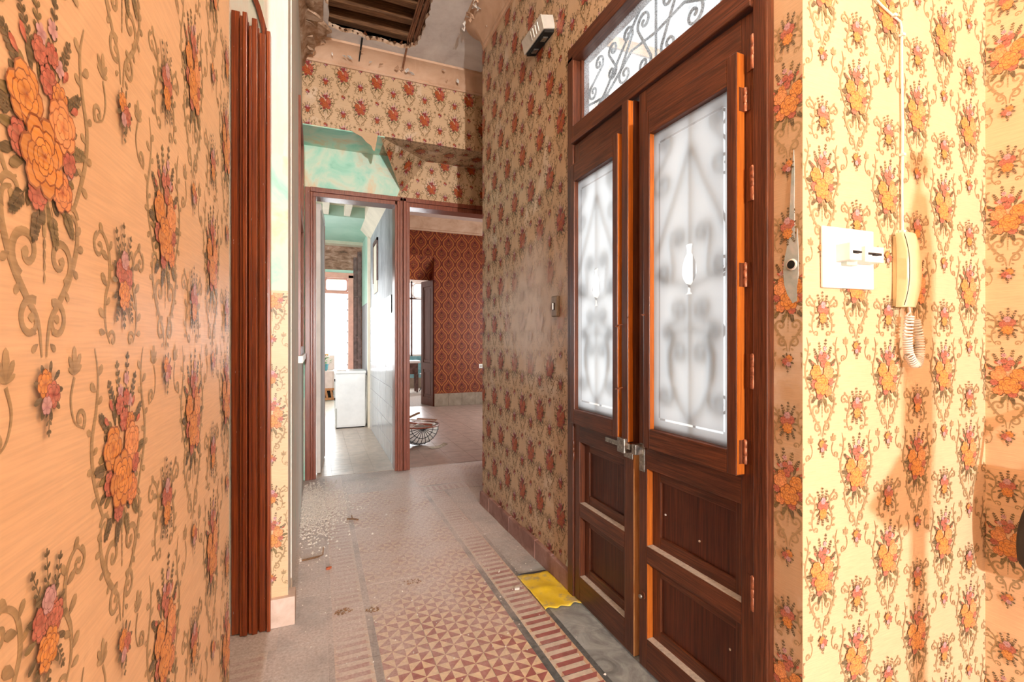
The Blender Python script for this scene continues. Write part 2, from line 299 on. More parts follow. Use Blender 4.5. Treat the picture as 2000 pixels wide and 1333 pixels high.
# ------------------------------------------------------------------ wallpaper print: motif drawn once, laid out by lattice
class Motif:
    def __init__(s, seed=3, lod=1): s.t = []; s.c = []; s.l = []; s.n = 0; s.rng = random.Random(seed); s.lod = lod
    def tri(s, a, b, c, ca, cb, cc): s.t.append((a, b, c)); s.c.append((ca, cb, cc)); s.l.append(s.n)
    def fan(s, ctr, cc, ring, rc, closed=True):
        k = len(ring)
        for i in range(k if closed else k - 1): s.tri(ctr, ring[i], ring[(i + 1) % k], cc, rc[i], rc[(i + 1) % k])
    def petal(s, x, y, a, L, w, c0, c1):
        s.n += 1; ca, sa = math.cos(a), math.sin(a); q = s.rng.uniform(0.86, 1.12)
        prof = [(0, 0.0), (0.28, 0.62), (0.62, 1.0), (0.88, 0.72), (1.0, 0.0), (0.88, -0.72), (0.62, -1.0), (0.28, -0.62)] if s.lod else [(0, 0), (0.6, 1), (1, 0), (0.6, -1)]
        ring = []; rc = []
        for (u, v) in prof:
            px, py = u * L, v * w * 0.5
            ring.append((x + px * ca - py * sa, y + px * sa + py * ca)); rc.append(tuple((p + (r_ - p) * u) * q for p, r_ in zip(c0, c1)))
        cx = 0.6 * L
        s.fan((x + cx * ca, y + cx * sa), tuple((p + (r_ - p) * 0.85) * q for p, r_ in zip(c0, c1)), ring, rc)
    def leaf(s, x, y, a, L, w, c):
        s.petal(x, y, a, L, w, tuple(v * 0.55 for v in c), c)
    def flower(s, x, y, r, c0, c1, n=8, rings=3):
        g = s.rng.uniform(0, 6)
        dk = tuple(v * 0.42 for v in c0)
        for k in range(rings):
            rr = r * (1, 0.72, 0.46, 0.3)[k]; m = max(5, n - k)
            for i in range(m):
                a = g + 2 * math.pi * (i + 0.5 * (k % 2)) / m + s.rng.uniform(-0.12, 0.12)
                if s.lod: s.petal(x, y, a, rr * 1.07, rr * 1.02 * 5.6 / m, dk, tuple(v * 0.75 for v in c0))
                s.petal(x, y, a, rr, rr * 0.9 * 5.6 / m, c0, tuple(p + (q - p) * (0.75 + 0.25 * k / rings) for p, q in zip(c0, c1)))
        s.petal(x, y, 0.6, r * 0.14, r * 0.14, dk, c0)
    def stroke(s, pts, w, c, c2=None):
        s.n += 1; k = len(pts); c2 = c2 or tuple(v * 0.7 for v in c)
        L = []; Rr = []
        for i in range(k):
            a = pts[max(i - 1, 0)]; b = pts[min(i + 1, k - 1)]
            dx, dy = b[0] - a[0], b[1] - a[1]; d = math.hypot(dx, dy) or 1
            ww = w[i] if isinstance(w, list) else w
            L.append((pts[i][0] - dy / d * ww / 2, pts[i][1] + dx / d * ww / 2)); Rr.append((pts[i][0] + dy / d * ww / 2, pts[i][1] - dx / d * ww / 2))
        for i in range(k - 1):
            s.tri(L[i], Rr[i], Rr[i + 1], c, c2, c2); s.tri(L[i], Rr[i + 1], L[i + 1], c, c2, c)
    def sprig(s, x, y, a, L, n, c, lw=0.0065):
        ex, ey = x + math.cos(a) * L, y + math.sin(a) * L
        s.stroke([(x, y), ((x + ex) / 2 + 0.001, (y + ey) / 2), (ex, ey)], 0.0012, c)
        for i in range(n):
            f = 0.3 + 0.7 * i / max(1, n - 1); px, py = x + (ex - x) * f, y + (ey - y) * f
            for sg in (-1, 1): s.leaf(px, py, a + sg * 0.75, lw * (1.25 - 0.5 * f), lw * 0.45, c)
        s.leaf(ex, ey, a, lw, lw * 0.4, c)
    def spiral(s, cx, cy, r, a0, turns, sg, w, c):
        k = 22 if s.lod else 10
        pts = []; ww = []
        for i in range(k):
            f = i / (k - 1); rr = r * (1 - f) ** 0.8 + r * 0.12; a = a0 + sg * f * turns * 2 * math.pi
            pts.append((cx + rr * math.cos(a), cy + rr * math.sin(a))); ww.append(w * (1.0 - 0.35 * f))
        s.stroke(pts, ww, c); s.n += 1
        s.petal(pts[-1][0] - w * 0.6, pts[-1][1], 0, w * 1.3, w * 1.2, c, c)
    def arrays(s):
        return np.array(s.t, dtype=np.float64), np.array(s.c, dtype=np.float64), np.array(s.l, dtype=np.float64)
OLV, OLD = (0.20, 0.15, 0.055), (0.10, 0.075, 0.03)
OR0, OR1 = (0.40, 0.09, 0.012), (0.82, 0.35, 0.065)
PK0, PK1 = (0.28, 0.04, 0.03), (0.64, 0.17, 0.12)
RD0, RD1 = (0.22, 0.03, 0.02), (0.52, 0.10, 0.06)
LI0, LI1 = (0.36, 0.16, 0.20), (0.66, 0.40, 0.44)
SCR = (0.42, 0.29, 0.145)
def rose_motif(lod=1, red=0.0):
    SCR = (0.42, 0.29, 0.145) if not red else (0.33, 0.215, 0.105)
    m = Motif(5, lod)
    def tint(c): return tuple(v * f for v, f in zip(c, (1 - 0.42 * red, 1 - 0.70 * red, 1 - 0.5 * red)))  # hall copy has darker inks, its weaker light put into the colours
    O0, O1, P0, P1 = tint(OR0), tint(OR1), tint(PK0), tint(PK1)
    mm = 0.001
    # scrollwork first (lowest layer)
    for sg in (-1, 1):
        S = lambda pts: [(sg * x * mm, y * mm) for x, y in pts]
        def curve(pts, k=16):
            P = [Vector((x, y)) for x, y in pts]; out = []
            for i in range(len(P) - 1):
                p0, p1, p2, p3 = P[max(i - 1, 0)], P[i], P[i + 1], P[min(i + 2, len(P) - 1)]
                for j in range(k // 4 if not lod else 8):
                    t = j / (k // 4 if not lod else 8)
                    out.append(tuple(0.5 * ((2 * p1) + (p2 - p0) * t + (2 * p0 - 5 * p1 + 4 * p2 - p3) * t * t + (3 * p1 - p0 - 3 * p2 + p3) * t ** 3)))
            out.append(tuple(P[-1])); return out
        # ogee vine beside the bouquet and plume towards the neighbouring column
        v = curve(S([(63, 118), (56, 92), (60, 62), (69, 34), (66, 4), (54, -24), (44, -40), (34, -38)])); m.stroke(v, [0.0018 + 0.0046 * math.sin(math.pi * i / (len(v) - 1)) for i in range(len(v))], SCR)
        for (x, y, a, L) in ((57, 92, 2.4, 15), (60, 78, 0.6, 15), (58, 66, 2.6, 13), (68, 40, 0.5, 12), (68, 22, 2.7, 12), (66, 6, 0.3, 13), (62, -8, 2.9, 11), (57, -18, -0.4, 14)):
            m.leaf(sg * x * mm, y * mm, a if sg > 0 else math.pi - a, L * mm, L * 0.55 * mm, SCR)
        # heart: two C scrolls under the vase
        v = curve(S([(40, -46), (50, -52), (50, -72), (38, -98), (22, -118), (8, -134), (3, -160)])); m.stroke(v, [0.0020 + 0.0052 * math.sin(math.pi * i / (len(v) - 1)) for i in range(len(v))], SCR)
        m.spiral(sg * 40 * mm, -50 * mm, 0.011, 0.2 if sg > 0 else math.pi - 0.2, 0.85, sg, 0.0052, SCR)
        m.spiral(sg * 23 * mm, -86 * mm, 0.0165, -1.2 if sg > 0 else math.pi + 1.2, 1.15, sg, 0.0072, SCR)
        m.spiral(sg * 17 * mm, -133 * mm, 0.0135, 2.0 if sg > 0 else math.pi - 2.0, 1.1, -sg, 0.0062, SCR)
        for (x, y, a, L) in ((48, -62, 0.8, 13), (49, -72, 0.1, 13), (42, -90, -0.5, 12), (30, -108, -0.9, 11), (8, -150, -0.6, 10), (10, -143, 0.3, 9)):
            m.leaf(sg * x * mm, y * mm, a if sg > 0 else math.pi - a, L * mm, L * 0.55 * mm, SCR)
        v = curve(S([(30, 122), (40, 140), (40, 165), (30, 188), (34, 214), (50, 226), (62, 216)])); m.stroke(v, [0.0016 + 0.0040 * math.sin(math.pi * i / (len(v) - 1)) for i in range(len(v))], SCR)
        m.spiral(sg * 54 * mm, 212 * mm, 0.0105, 1.2 if sg > 0 else math.pi - 1.2, 1.0, -sg, 0.005, SCR)
        m.spiral(sg * 24 * mm, 126 * mm, 0.008, 0.3 if sg > 0 else math.pi - 0.3, 0.9, sg, 0.004, SCR)
        for (x, y, a, L) in ((40, 146, 0.5, 17), (40, 158, 2.5, 13), (36, 176, 0.7, 18), (31, 192, 2.6, 13), (33, 210, 2.2, 14), (44, 222, 0.9, 15), (40, 132, 0.1, 14), (33, 202, 0.4, 16)):
            m.leaf(sg * x * mm, y * mm, a if sg > 0 else math.pi - a, L * mm, L * 0.5 * mm, SCR)
        # acanthus plume halfway up, between the columns
        for k, a in enumerate((1.57, 1.0, 2.1, 0.55, 2.6)):
            aa = a if sg > 0 else math.pi - a
            m.leaf(sg * 46 * mm, -176 * mm, aa, (24 - 3 * k) * mm, (8 - k) * mm, SCR)
        v = curve(S([(46, -178), (40, -196), (46, -214), (60, -222)])); m.stroke(v, [0.0036 - 0.0022 * i / (len(v) - 1) for i in range(len(v))], SCR)
        m.spiral(sg * 56 * mm, -214 * mm, 0.009, -1.0 if sg > 0 else math.pi + 1.0, 0.9, sg, 0.0048, SCR)
    for y in (-72, -80, -88, -97): m.leaf(0, y * mm, -1.57, 9 * mm, 7 * mm * (1 + y / 160), SCR)
    m.stroke([(0, -0.045), (0.0, -0.058), (0, -0.072)], [0.013, 0.007, 0.004], (0.50, 0.37, 0.20), (0.33, 0.23, 0.11))
    # leaves and sprigs
    for i in range(26 if lod else 14):
        a = 2 * math.pi * i / (26 if lod else 14) + 0.2; r = 0.028 + 0.013 * m.rng.random()
        m.leaf(math.cos(a) * r * 0.9, 0.004 + math.sin(a) * r * 1.25, a + m.rng.uniform(-0.5, 0.5), 0.018 + 0.009 * m.rng.random(), 0.008, OLV if i % 2 else OLD)
    for (x, y, a, L) in ((-14, 48, 2.05, 36), (-4, 52, 1.75, 46), (8, 54, 1.45, 52), (18, 48, 1.15, 40), (30, 32, 0.75, 28), (-28, 34, 2.45, 28), (36, 4, 0.2, 22), (-36, 2, 3.0, 22), (26, -42, -0.9, 22), (-24, -42, -2.3, 22), (8, -48, -1.3, 24), (-8, -50, -1.85, 22)):
        m.sprig(x * mm, y * mm, a, L * mm, 5 if lod else 3, OLD if (x + y) % 4 else OLV, 0.0085)
    for (x, y, a) in ((-24, 56, 2.2), (26, 54, 1.0), (-33, 44, 2.6), (38, 36, 0.5)):
        m.petal(x * mm, y * mm, a, 0.014, 0.0065, RD0, RD1)
        m.petal(x * mm, y * mm, a + 0.2, 0.011, 0.004, P0, P1)
    for (x, y) in ((20, 62), (34, 18), (-36, 26), (36, -12), (-6, 74), (10, 86)):
        for k in range(5): m.petal(x * mm, y * mm, k * 1.257 + x, 0.0075, 0.006, LI0, LI1)
    F = m.flower
    F(-8 * mm, 60 * mm, 0.0105, P0, P1, 7, 2); F(9 * mm, 66 * mm, 0.009, P0, P1, 7, 2); F(4 * mm, 44 * mm, 0.0125, P0, P1, 8, 2)
    F(-34 * mm, -12 * mm, 0.0125, RD0, P1, 7, 2); F(34 * mm, -6 * mm, 0.0115, P0, P1, 7, 2); F(20 * mm, 38 * mm, 0.012, P0, O1, 8, 2)
    F(-12 * mm, -43 * mm, 0.0125, P0, P1, 7, 2); F(12 * mm, 6 * mm, 0.013, P0, P1, 7, 2)
    F(-27 * mm, 20 * mm, 0.0215, O0, O1, 6, 3); F(23 * mm, 18 * mm, 0.021, tint((0.55, 0.16, 0.05)), tint((0.90, 0.42, 0.16)), 6, 3)
    F(22 * mm, -33 * mm, 0.016, tint((0.42, 0.08, 0.03)), tint((0.88, 0.36, 0.12)), 6, 3)
    F(-5 * mm, -15 * mm, 0.0290, O0, O1, 7, 4 if lod else 3)
    # medium posy above
    cy = 0.185
    for i in range(12):
        a = i * 0.524; m.leaf(math.cos(a) * 0.014, cy + math.sin(a) * 0.02, a, 0.016, 0.006, OLD if i % 3 else OLV)
    for (x, a, L) in ((-6, 1.95, 34), (0, 1.6, 40), (7, 1.25, 32), (10, -1.1, 24), (-8, -2.0, 24), (0, -1.57, 28)): m.sprig(x * mm, cy + (14 if a > 0 else -14) * mm, a, L * mm, 4 if lod else 2, OLD, 0.007)
    F(-9 * mm, cy + 0.010, 0.0125, P0, P1, 7, 2); F(9 * mm, cy + 0.006, 0.0135, RD0, P1, 7, 3); F(0, cy - 0.014, 0.0155, O0, O1, 8, 3); F(1 * mm, cy + 0.022, 0.010, LI0, LI1, 6, 2)
    # small posy at the foot of the heart
    cy = -0.185
    for i in range(9):
        a = i * 0.7; m.leaf(math.cos(a) * 0.008, cy + math.sin(a) * 0.01, a, 0.013, 0.005, OLD)
    m.sprig(0, cy - 0.008, -1.57, 0.02, 3, OLD, 0.006)
    F(-5 * mm, cy + 0.006, 0.0105, O0, O1, 7, 2); F(6 * mm, cy - 0.003, 0.0105, RD0, P1, 7, 2); F(-3 * mm, cy - 0.010, 0.007, LI0, LI1, 6, 1)
    return m.arrays()
def damask_motif():
    m = Motif(2, 1); G = (0.47, 0.16, 0.035); G2 = (0.36, 0.105, 0.025); DK = (0.10, 0.010, 0.006)
    k = 28; A, B = 0.139, 0.137
    def ring(sx, sy, tip):
        out = []
        for i in range(k + 1):
            a = 2 * math.pi * i / k; x = math.cos(a) * sx; y = math.sin(a) * sy
            y += tip * max(0, 1 - abs(x) / (sx * 0.45)) * (1 if y > 0 else -1); out.append((x, y))
        return out
    m.stroke(ring(0.104, 0.105, 0.06), 0.017, G, G2)
    m.stroke(ring(0.128, 0.135, 0.062), 0.006, DK, DK)
    for sg in (-1, 1):
        for (x, y, a, L) in ((0, -0.06, 1.2, 0.06), (0, -0.045, 0.75, 0.075), (0, -0.03, 0.35, 0.07), (0, 0.0, 0.9, 0.06), (0, 0.02, 1.25, 0.055), (0, -0.07, -0.1, 0.04)):
            m.leaf(x, y, a if sg > 0 else math.pi - a, L, L * 0.34, DK)
            m.leaf(x, y + 0.004, (a if sg > 0 else math.pi - a) + 0.1 * sg, L * 0.75, L * 0.13, G)
    m.leaf(0, 0.03, 1.57, 0.06, 0.022, DK); m.leaf(0, -0.08, 1.57, 0.11, 0.012, G2)
    return m.arrays()
MOT_HI, MOT_LO, MOT_D = rose_motif(1), rose_motif(1, 0.9), damask_motif()
def lay_print(name, mot, mat, origin, U, V, Nn, rects, lat, parent, keep=None, eps=0.000003, base=0.0003):
    """lat = (u0, v0, du, dv): columns du apart, dv period, half drop on odd columns; rects clip in (u, v)"""
    T, C, L = mot; u0, v0, du, dv = lat
    outT = []; outC = []; outL = []
    for (ra, rb, rc, rd) in rects:
        for i in range(int((ra - u0) / du) - 2, int((rb - u0) / du) + 3):
            for j in range(int((rc - v0) / dv) - 2, int((rd - v0) / dv) + 3):
                ox, oy = u0 + i * du, v0 + j * dv + (0.5 * dv if i % 2 else 0)
                if ox < ra - 0.16 or ox > rb + 0.16 or oy < rc - 0.3 or oy > rd + 0.3: continue
                t = T + np.array([ox, oy])
                mn = t.min(axis=1); mx = t.max(axis=1)
                ok = (mx[:, 0] > ra) & (mn[:, 0] < rb) & (mx[:, 1] > rc) & (mn[:, 1] < rd)
                if keep is not None:
                    cen = t.mean(axis=1); ok &= keep(cen[:, 0], cen[:, 1])
                t = t[ok].copy()
                t[:, :, 0] = np.clip(t[:, :, 0], ra, rb); t[:, :, 1] = np.clip(t[:, :, 1], rc, rd)
                outT.append(t); outC.append(C[ok]); outL.append(L[ok])
    t = np.concatenate(outT); c = np.concatenate(outC); l = np.concatenate(outL)
    O, U, V, Nn = (np.array(q, dtype=np.float64) for q in (origin, U, V, Nn))
    P = O + t[:, :, 0:1] * U + t[:, :, 1:2] * V + (base + eps * l)[:, None, None] * Nn
    n = len(t)
    me = bpy.data.meshes.new(name); me.vertices.add(3 * n); me.loops.add(3 * n); me.polygons.add(n)
    me.vertices.foreach_set('co', P.reshape(-1).astype(np.float32))
    idx = np.arange(3 * n, dtype=np.int32).reshape(n, 3)
    nn = np.cross(P[:, 1] - P[:, 0], P[:, 2] - P[:, 0]) @ Nn
    idx[nn < 0] = idx[nn < 0][:, ::-1]
    me.loops.foreach_set('vertex_index', idx.reshape(-1))
    me.polygons.foreach_set('loop_start', np.arange(0, 3 * n, 3, dtype=np.int32))
    me.update(calc_edges=True)
    ca = me.color_attributes.new('Col', 'FLOAT_COLOR', 'POINT')
    cc = np.ones((3 * n, 4), dtype=np.float32); cc[:, :3] = c.reshape(-1, 3)
    ca.data.foreach_set('color', cc.reshape(-1))
    o = link(name, me, mat, parent)
    o['kind'] = 'stuff'; return o
# ================================================================== STRUCTURE
CZ = 3.82
# --- floors
fl = MB().box(-2.0, 2.4, -8.2, 4.86, -0.12, -0.002).box(2.4, 3.0, 3.4, 4.86, -0.12, -0.002).build('floor', T_GROUT)
tag(fl, 'patterned cement tile floor of the corridor, dusty with plaster', 'floor', kind='structure')
TS = 0.2; GAP = 0.0009
def tile_mesh(name, polys, mats, t=0.014):
    """polys: list of (polygon in 0..TS coords, material index)"""
    a, b = GAP, TS - GAP; v = []; f = []; mi = []
    for p, k in polys:
        s = len(v); v += [(min(max(x, a), b) - TS / 2, min(max(y, a), b) - TS / 2, 0) for x, y in p]; f.append(tuple(range(s, s + len(p)))); mi.append(k)
    s = len(v); h = TS / 2 - GAP
    v += [(-h, -h, 0), (h, -h, 0), (h, h, 0), (-h, h, 0), (-h, -h, -t), (h, -h, -t), (h, h, -t), (-h, h, -t)]
    for i in range(4):
        j = (i + 1) % 4; f.append((s + 4 + i, s + 4 + j, s + j, s + i)); mi.append(polys[0][1])
    me = bpy.data.meshes.new(name); me.from_pydata(v, [], f); me.polygons.foreach_set('material_index', mi)
    for m in mats: me.materials.append(m)
    return me
def star_polys():
    P = []; c = TS / 4
    for i in range(4):
        for j in range(4):
            x0, y0, x1, y1 = i * c, j * c, (i + 1) * c, (j + 1) * c
            if (i + j) % 2 == 1:
                red = 0 if i % 2 == 0 else 1
                P += [([(x0, y0), (x1, y0), (x1, y1)], red), ([(x0, y0), (x1, y1), (x0, y1)], 1 - red)]
            else:
                red = 0 if i % 2 == 1 else 1
                P += [([(x1, y0), (x1, y1), (x0, y1)], red), ([(x0, y0), (x1, y0), (x0, y1)], 1 - red)]
    return P
def border_polys(flip):
    P = []; M = (lambda q: [(TS - x, y) for x, y in q][::-1]) if flip else (lambda q: q)
    P.append((M([(0, 0), (0.031, 0), (0.031, TS), (0, TS)]), 2)); P.append((M([(0.176, 0), (TS, 0), (TS, TS), (0.176, TS)]), 2))
    c = TS / 4; a, b, e = 0.031, 0.176, 0.016
    for k in range(4):
        y = k * c; h = c / 2
        P.append((M([(a + e, y), (b - e, y), (b - e, y + h), (a + e, y + h)]), 0)); P.append((M([(a + e, y + h), (b - e, y + h), (b - e, y + c), (a + e, y + c)]), 1))
        P.append((M([(a, y), (a + e, y), (a + e, y + h)]), 3)); P.append((M([(a, y), (a + e, y + h), (a + e, y + c), (a, y + c)]), 1))
        P.append((M([(b - e, y), (b, y + h), (b - e, y + h)]), 0)); P.append((M([(b - e, y), (b, y), (b, y + h)]), 3)); P.append((M([(b - e, y + h), (b, y + h), (b, y + c), (b - e, y + c)]), 3))
    return P
BM = [T_RED, T_WHITE, T_SLATE, T_TAN]
TM = {'star': tile_mesh('star_tile', star_polys(), [T_RED, T_CREAM]), 'bR': tile_mesh('striped_tile', border_polys(False), BM), 'bL': tile_mesh('striped_tile', border_polys(True), BM),
      'grey': tile_mesh('grey_tile', [([(0, 0), (TS, 0), (TS, TS), (0, TS)], 0)], [T_GREY])}
def place(me, name, parent, x, y, z=0.0, rz=0, s=(1, 1, 1)):
    o = bpy.data.objects.new(name, me); COL.objects.link(o); o.parent = parent; o.location = (x, y, z); o.rotation_euler = (0, 0, rz); o.scale = s; return o
def jz(): return random.uniform(-0.0006, 0.0004)
# rows: Y joints at 1.61 + 0.2 k ; columns: joints at 0.24 + 0.2 k
Y0 = 0.01
for r_ in range(0, 20):
    yc = Y0 + TS * (r_ + 0.5)
    for k in range(3): place(TM['star'], 'star_tile', fl, 0.34 + TS * k, yc, jz())
    place(TM['bL'], 'striped_tile', fl, 0.14, yc, jz()); place(TM['bR'], 'striped_tile', fl, 0.94, yc, jz())
    place(TM['grey'], 'grey_tile', fl, 1.13, yc, jz(), 0, (0.9, 1, 1)); place(TM['grey'], 'grey_tile', fl, -0.06, yc, jz())
for k in range(8):   # border turning right along the passage, then grey
    x = 0.34 + TS * k
    if x < 0.9: place(TM['star'], 'star_tile', fl, x, 4.11, jz())
    if x > 0.85: place(TM['bR'], 'striped_tile', fl, x, 3.91 + 0.2, jz(), R(-90))
    for j in range(3):
        if x > 0.85: place(TM['star'], 'star_tile', fl, x, 4.31 + j * TS, jz())
        else: place(TM['grey'], 'grey_tile', fl, x, 4.31 + j * TS, jz())
for j in range(4):
    place(TM['bL'], 'striped_tile', fl, 0.14, 4.11 + j * TS, jz()); place(TM['grey'], 'grey_tile', fl, -0.06, 4.11 + j * TS, jz())
for i in range(5):
    for j in range(4): place(TM['grey'], 'grey_tile', fl, 1.33 + 0.0 + TS * i - 0.01, 0.11 + TS * j, jz())
for i in range(4):
    for j in range(5): place(TM['star' if i > 0 else 'bL'], 'star_tile' if i > 0 else 'striped_tile', fl, -0.26 - TS * i, 1.31 + TS * j, jz())
# --- walls of the vestibule and corridor
wl = box('wall_left', -0.335, -0.185, -8.0, 1.232, 0, CZ, PAPER); tag(wl, 'near left wall covered in orange rose wallpaper', 'wall', kind='structure')
lay_print('wallpaper_print', MOT_HI, INK, (-0.185, 0, 0), (0, 1, 0), (0, 0, 1), (1, 0, 0), [(0.0, 1.232, 0.0, 2.7)], (0.449, 1.448, 0.148, 0.545), wl)
wr = MB().box(1.22, 1.30, 2.134, 3.57, 0, CZ).box(1.22, 1.30, 0.883, 2.134, 2.795, CZ).box(1.22, 1.30, 0.883, 0.972, 0, 2.795).build('wall_right', PAPER_H)
tag(wr, 'corridor right wall in faded rose wallpaper, darkened as in shade, around the double door', 'wall', kind='structure')
lay_print('wallpaper_print', MOT_LO, INK_H, (1.22, 0, 0), (0, 1, 0), (0, 0, 1), (-1, 0, 0), [(2.134, 3.57, 0.11, 3.64), (0.972, 2.134, 2.795, 3.64)], (2.389, 2.75, 0.129, 0.535), wr)
lay_print('wallpaper_print', MOT_HI, INK, (1.22, 0, 0), (0, 1, 0), (0, 0, 1), (-1, 0, 0), [(0.883, 0.972, 0.0, 2.795)], (0.925, 1.43, 0.147, 0.545), wr)
wn = box('wall_return', 1.30, 2.34, 0.883, 1.08, 0, CZ, PAPER); tag(wn, 'brightly lit return wall in cream rose wallpaper behind the intercom', 'wall', kind='structure')
MB().box(1.2205, 1.30, 0.8825, 0.884, 0, 2.9).build('wallpaper_strip', PAPER, wn)
lay_print('wallpaper_print', MOT_HI, INK, (0, 0.882, 0), (1, 0, 0), (0, 0, 1), (0, -1, 0), [(1.221, 2.14, 0.0, 2.75)], (1.298, 1.738, 0.147, 0.545), wn)
w2 = MB().box(2.14, 2.34, -8.0, -3.2, 0, CZ).box(2.14, 2.34, -1.2, 0.883, 0, CZ).box(2.14, 2.34, -3.2, -1.2, 0, 0.85).box(2.14, 2.34, -3.2, -1.2, 2.85, CZ).build('wall_side', PAPER); tag(w2, 'narrow slice of orange rose wallpaper wall at the right edge', 'wall', kind='structure')
lay_print('wallpaper_print', MOT_HI, INK, (2.14, 0, 0), (0, 1, 0), (0, 0, 1), (-1, 0, 0), [(0.2, 0.883, 0.0, 2.75)], (0.825, 1.166, 0.147, 0.545), w2)
wb = box('wall_back', -0.335, 2.34, -8.2, -8.0, 0, CZ, WALLW)
tag(wb, 'plain wall closing the vestibule behind the viewpoint', 'wall', kind='structure')
# pier and arched doorway on the left
wp = MB().box(-0.40, -0.125, 2.40, 2.62, 0, CZ).box(-2.0, -1.35, 2.40, 2.62, 0, CZ).box(-1.35, -0.40, 2.40, 2.62, 3.35, CZ).build('wall_pier', PLASTER)
tag(wp, 'plastered pier beside the red door jamb with a strip of wallpaper', 'wall', kind='structure')
lay_print('wallpaper_print', MOT_HI, INK, (0, 2.398, 0), (1, 0, 0), (0, 0, 1), (0, -1, 0), [(-0.20, -0.126, 0.13, 1.52)], (-0.19, 0.95, 0.147, 0.545), wp)
box('wallpaper_strip', -0.20, -0.1255, 2.3985, 2.401, 0.12, 1.53, PAPER, wp)
box('mint_patch', -0.20, -0.1255, 2.397, 2.401, 1.53, 2.15, MINT, wp)
box('skirting_block', -0.20, -0.095, 2.375, 2.47, 0, 0.13, SKIRTL, wp, 0.004)
box('wall_alcove', -2.15, -2.0, 1.0, 2.7, 0, CZ, WALLW)['kind'] = 'structure'
box('wall_alcove.001', -2.15, -0.335, 0.95, 1.1, 0, CZ, WALLW)['kind'] = 'structure'
for o in (bpy.data.objects['wall_alcove'], bpy.data.objects['wall_alcove.001']): tag(o, 'plain hidden wall closing the recess on the left', 'wall', group='recess walls')
wc = MB().box(-0.27, -0.12, 2.62, 3.52, 0, CZ).box(-0.27, -0.12, 4.32, 4.80, 0, CZ).box(-0.27, -0.12, 3.52, 4.32, 0, 1.2).box(-0.27, -0.12, 3.52, 4.32, 2.98, CZ).build('wall_corridor', PLASTER)
tag(wc, 'corridor left wall of bare grey green plaster', 'wall', kind='structure')
# interior window in the corridor's left wall
w1 = empty('window_1', (-0.12, 3.92, 1.2)); tag(w1, 'tall interior window with red brown frame in the plaster wall', 'window', kind='structure')
def rel(o, b): b.location = tuple(-v for v in o.location) if not o.rotation_euler.z else b.location; return b
for (y0, y1, z0, z1) in ((3.52, 3.57, 1.2, 2.98), (4.27, 4.32, 1.2, 2.98), (3.57, 4.27, 1.2, 1.26), (3.57, 4.27, 2.92, 2.98), (3.57, 4.27, 2.2, 2.25)):
    rel(w1, box('window_frame', -0.20, -0.105, y0, y1, z0, z1, WOOD_F, w1, 0.003))
for (z0, z1) in ((1.26, 2.2), (2.25, 2.92)): rel(w1, box('window_pane', -0.165, -0.16, 3.57, 4.27, z0, z1, FROST, w1))
rel(w1, box('window_sill', -0.13, -0.09, 3.48, 4.36, 1.15, 1.2, WHITE, w1, 0.004))
# far wall: overhanging upper part + lower part with two openings
wf = MB().box(-0.27, 2.9, 4.35, 4.95, 3.14, CZ).build('wall_far', PAPER_H); tag(wf, 'overhanging upper part of the far wall in stained rose wallpaper', 'wall', kind='structure')
lay_print('wallpaper_print', MOT_LO, INK_H, (0, 4.35, 0), (1, 0, 0), (0, 0, 1), (0, -1, 0), [(-0.12, 1.9, 3.14, 3.69)], (0.207, 3.605, 0.1425, 0.52), wf)
box('soffit_plaster', -0.12, 0.56, 4.352, 4.80, 3.132, 3.141, MINT, wf)
lay_print('wallpaper_print', MOT_LO, INK_H, (0, 4.35, 3.14), (1, 0, 0), (0, 1, 0), (0, 0, -1), [(0.56, 1.9, 0.0, 0.45)], (0.64, 0.2, 0.1425, 0.52), wf)
wg = MB().box(-0.27, -0.10, 4.80, 4.95, 0, 3.14).box(-0.10, 0.86, 4.80, 4.95, 2.73, 3.14).box(0.86, 2.0, 4.80, 4.95, 2.73, 3.14).box(2.0, 2.9, 4.80, 4.95, 0, 3.14).box(0.73, 0.86, 4.87, 4.95, 0, 2.73).build('wall_far_lower', MINT)
tag(wg, 'mint green plaster wall above the two far doorways', 'wall', kind='structure')
def fk(u, v): return (u > 0.77 + (v - 2.80) * 0.74) | (u > 1.05)
pp = [(0.735, 4.797, 2.74), (0.77, 4.797, 2.84), (1.023, 4.797, 3.14), (1.95, 4.797, 3.14), (1.95, 4.797, 2.74)]
MB().prism(pp, (0, 0.004, 0)).build('wallpaper_sheet', PAPER_H, wg)
lay_print('wallpaper_print', MOT_LO, INK_H, (0, 4.797, 0), (1, 0, 0), (0, 0, 1), (0, -1, 0), [(0.74, 1.95, 2.74, 3.14)], (0.80, 2.86, 0.1425, 0.52), wg, keep=fk)
A_, B_, C_ = Vector((0.521, 4.352, 3.134)), Vector((1.03, 4.795, 3.138)), Vector((0.775, 4.792, 2.80))
gus = MB().prism([A_, B_, C_], (0.001, 0.004, 0.002)).build('wallpaper_flap', PAPER_H, wg); gus['label'] = 'loose slanting sheet of rose wallpaper'
U_ = (B_ - A_).normalized(); N_ = (B_ - A_).cross(C_ - A_).normalized(); N_ = -N_ if N_.y > 0 else N_; V_ = N_.cross(U_); V_ = -V_ if V_.z > 0 else V_
cu, cv, bu = (C_ - A_).dot(U_), (C_ - A_).dot(V_), (B_ - A_).length
def gk(u, v): return (v > 0.004) & (u > v * cu / cv + 0.004) & (u < bu - v * (bu - cu) / cv - 0.004)
lay_print('wallpaper_print', MOT_LO, INK_H, tuple(A_ + N_ * 0.004), tuple(U_), tuple(V_), tuple(N_), [(0, bu, 0, cv)], (0.16, 0.12, 0.1425, 0.52), wg, keep=gk)
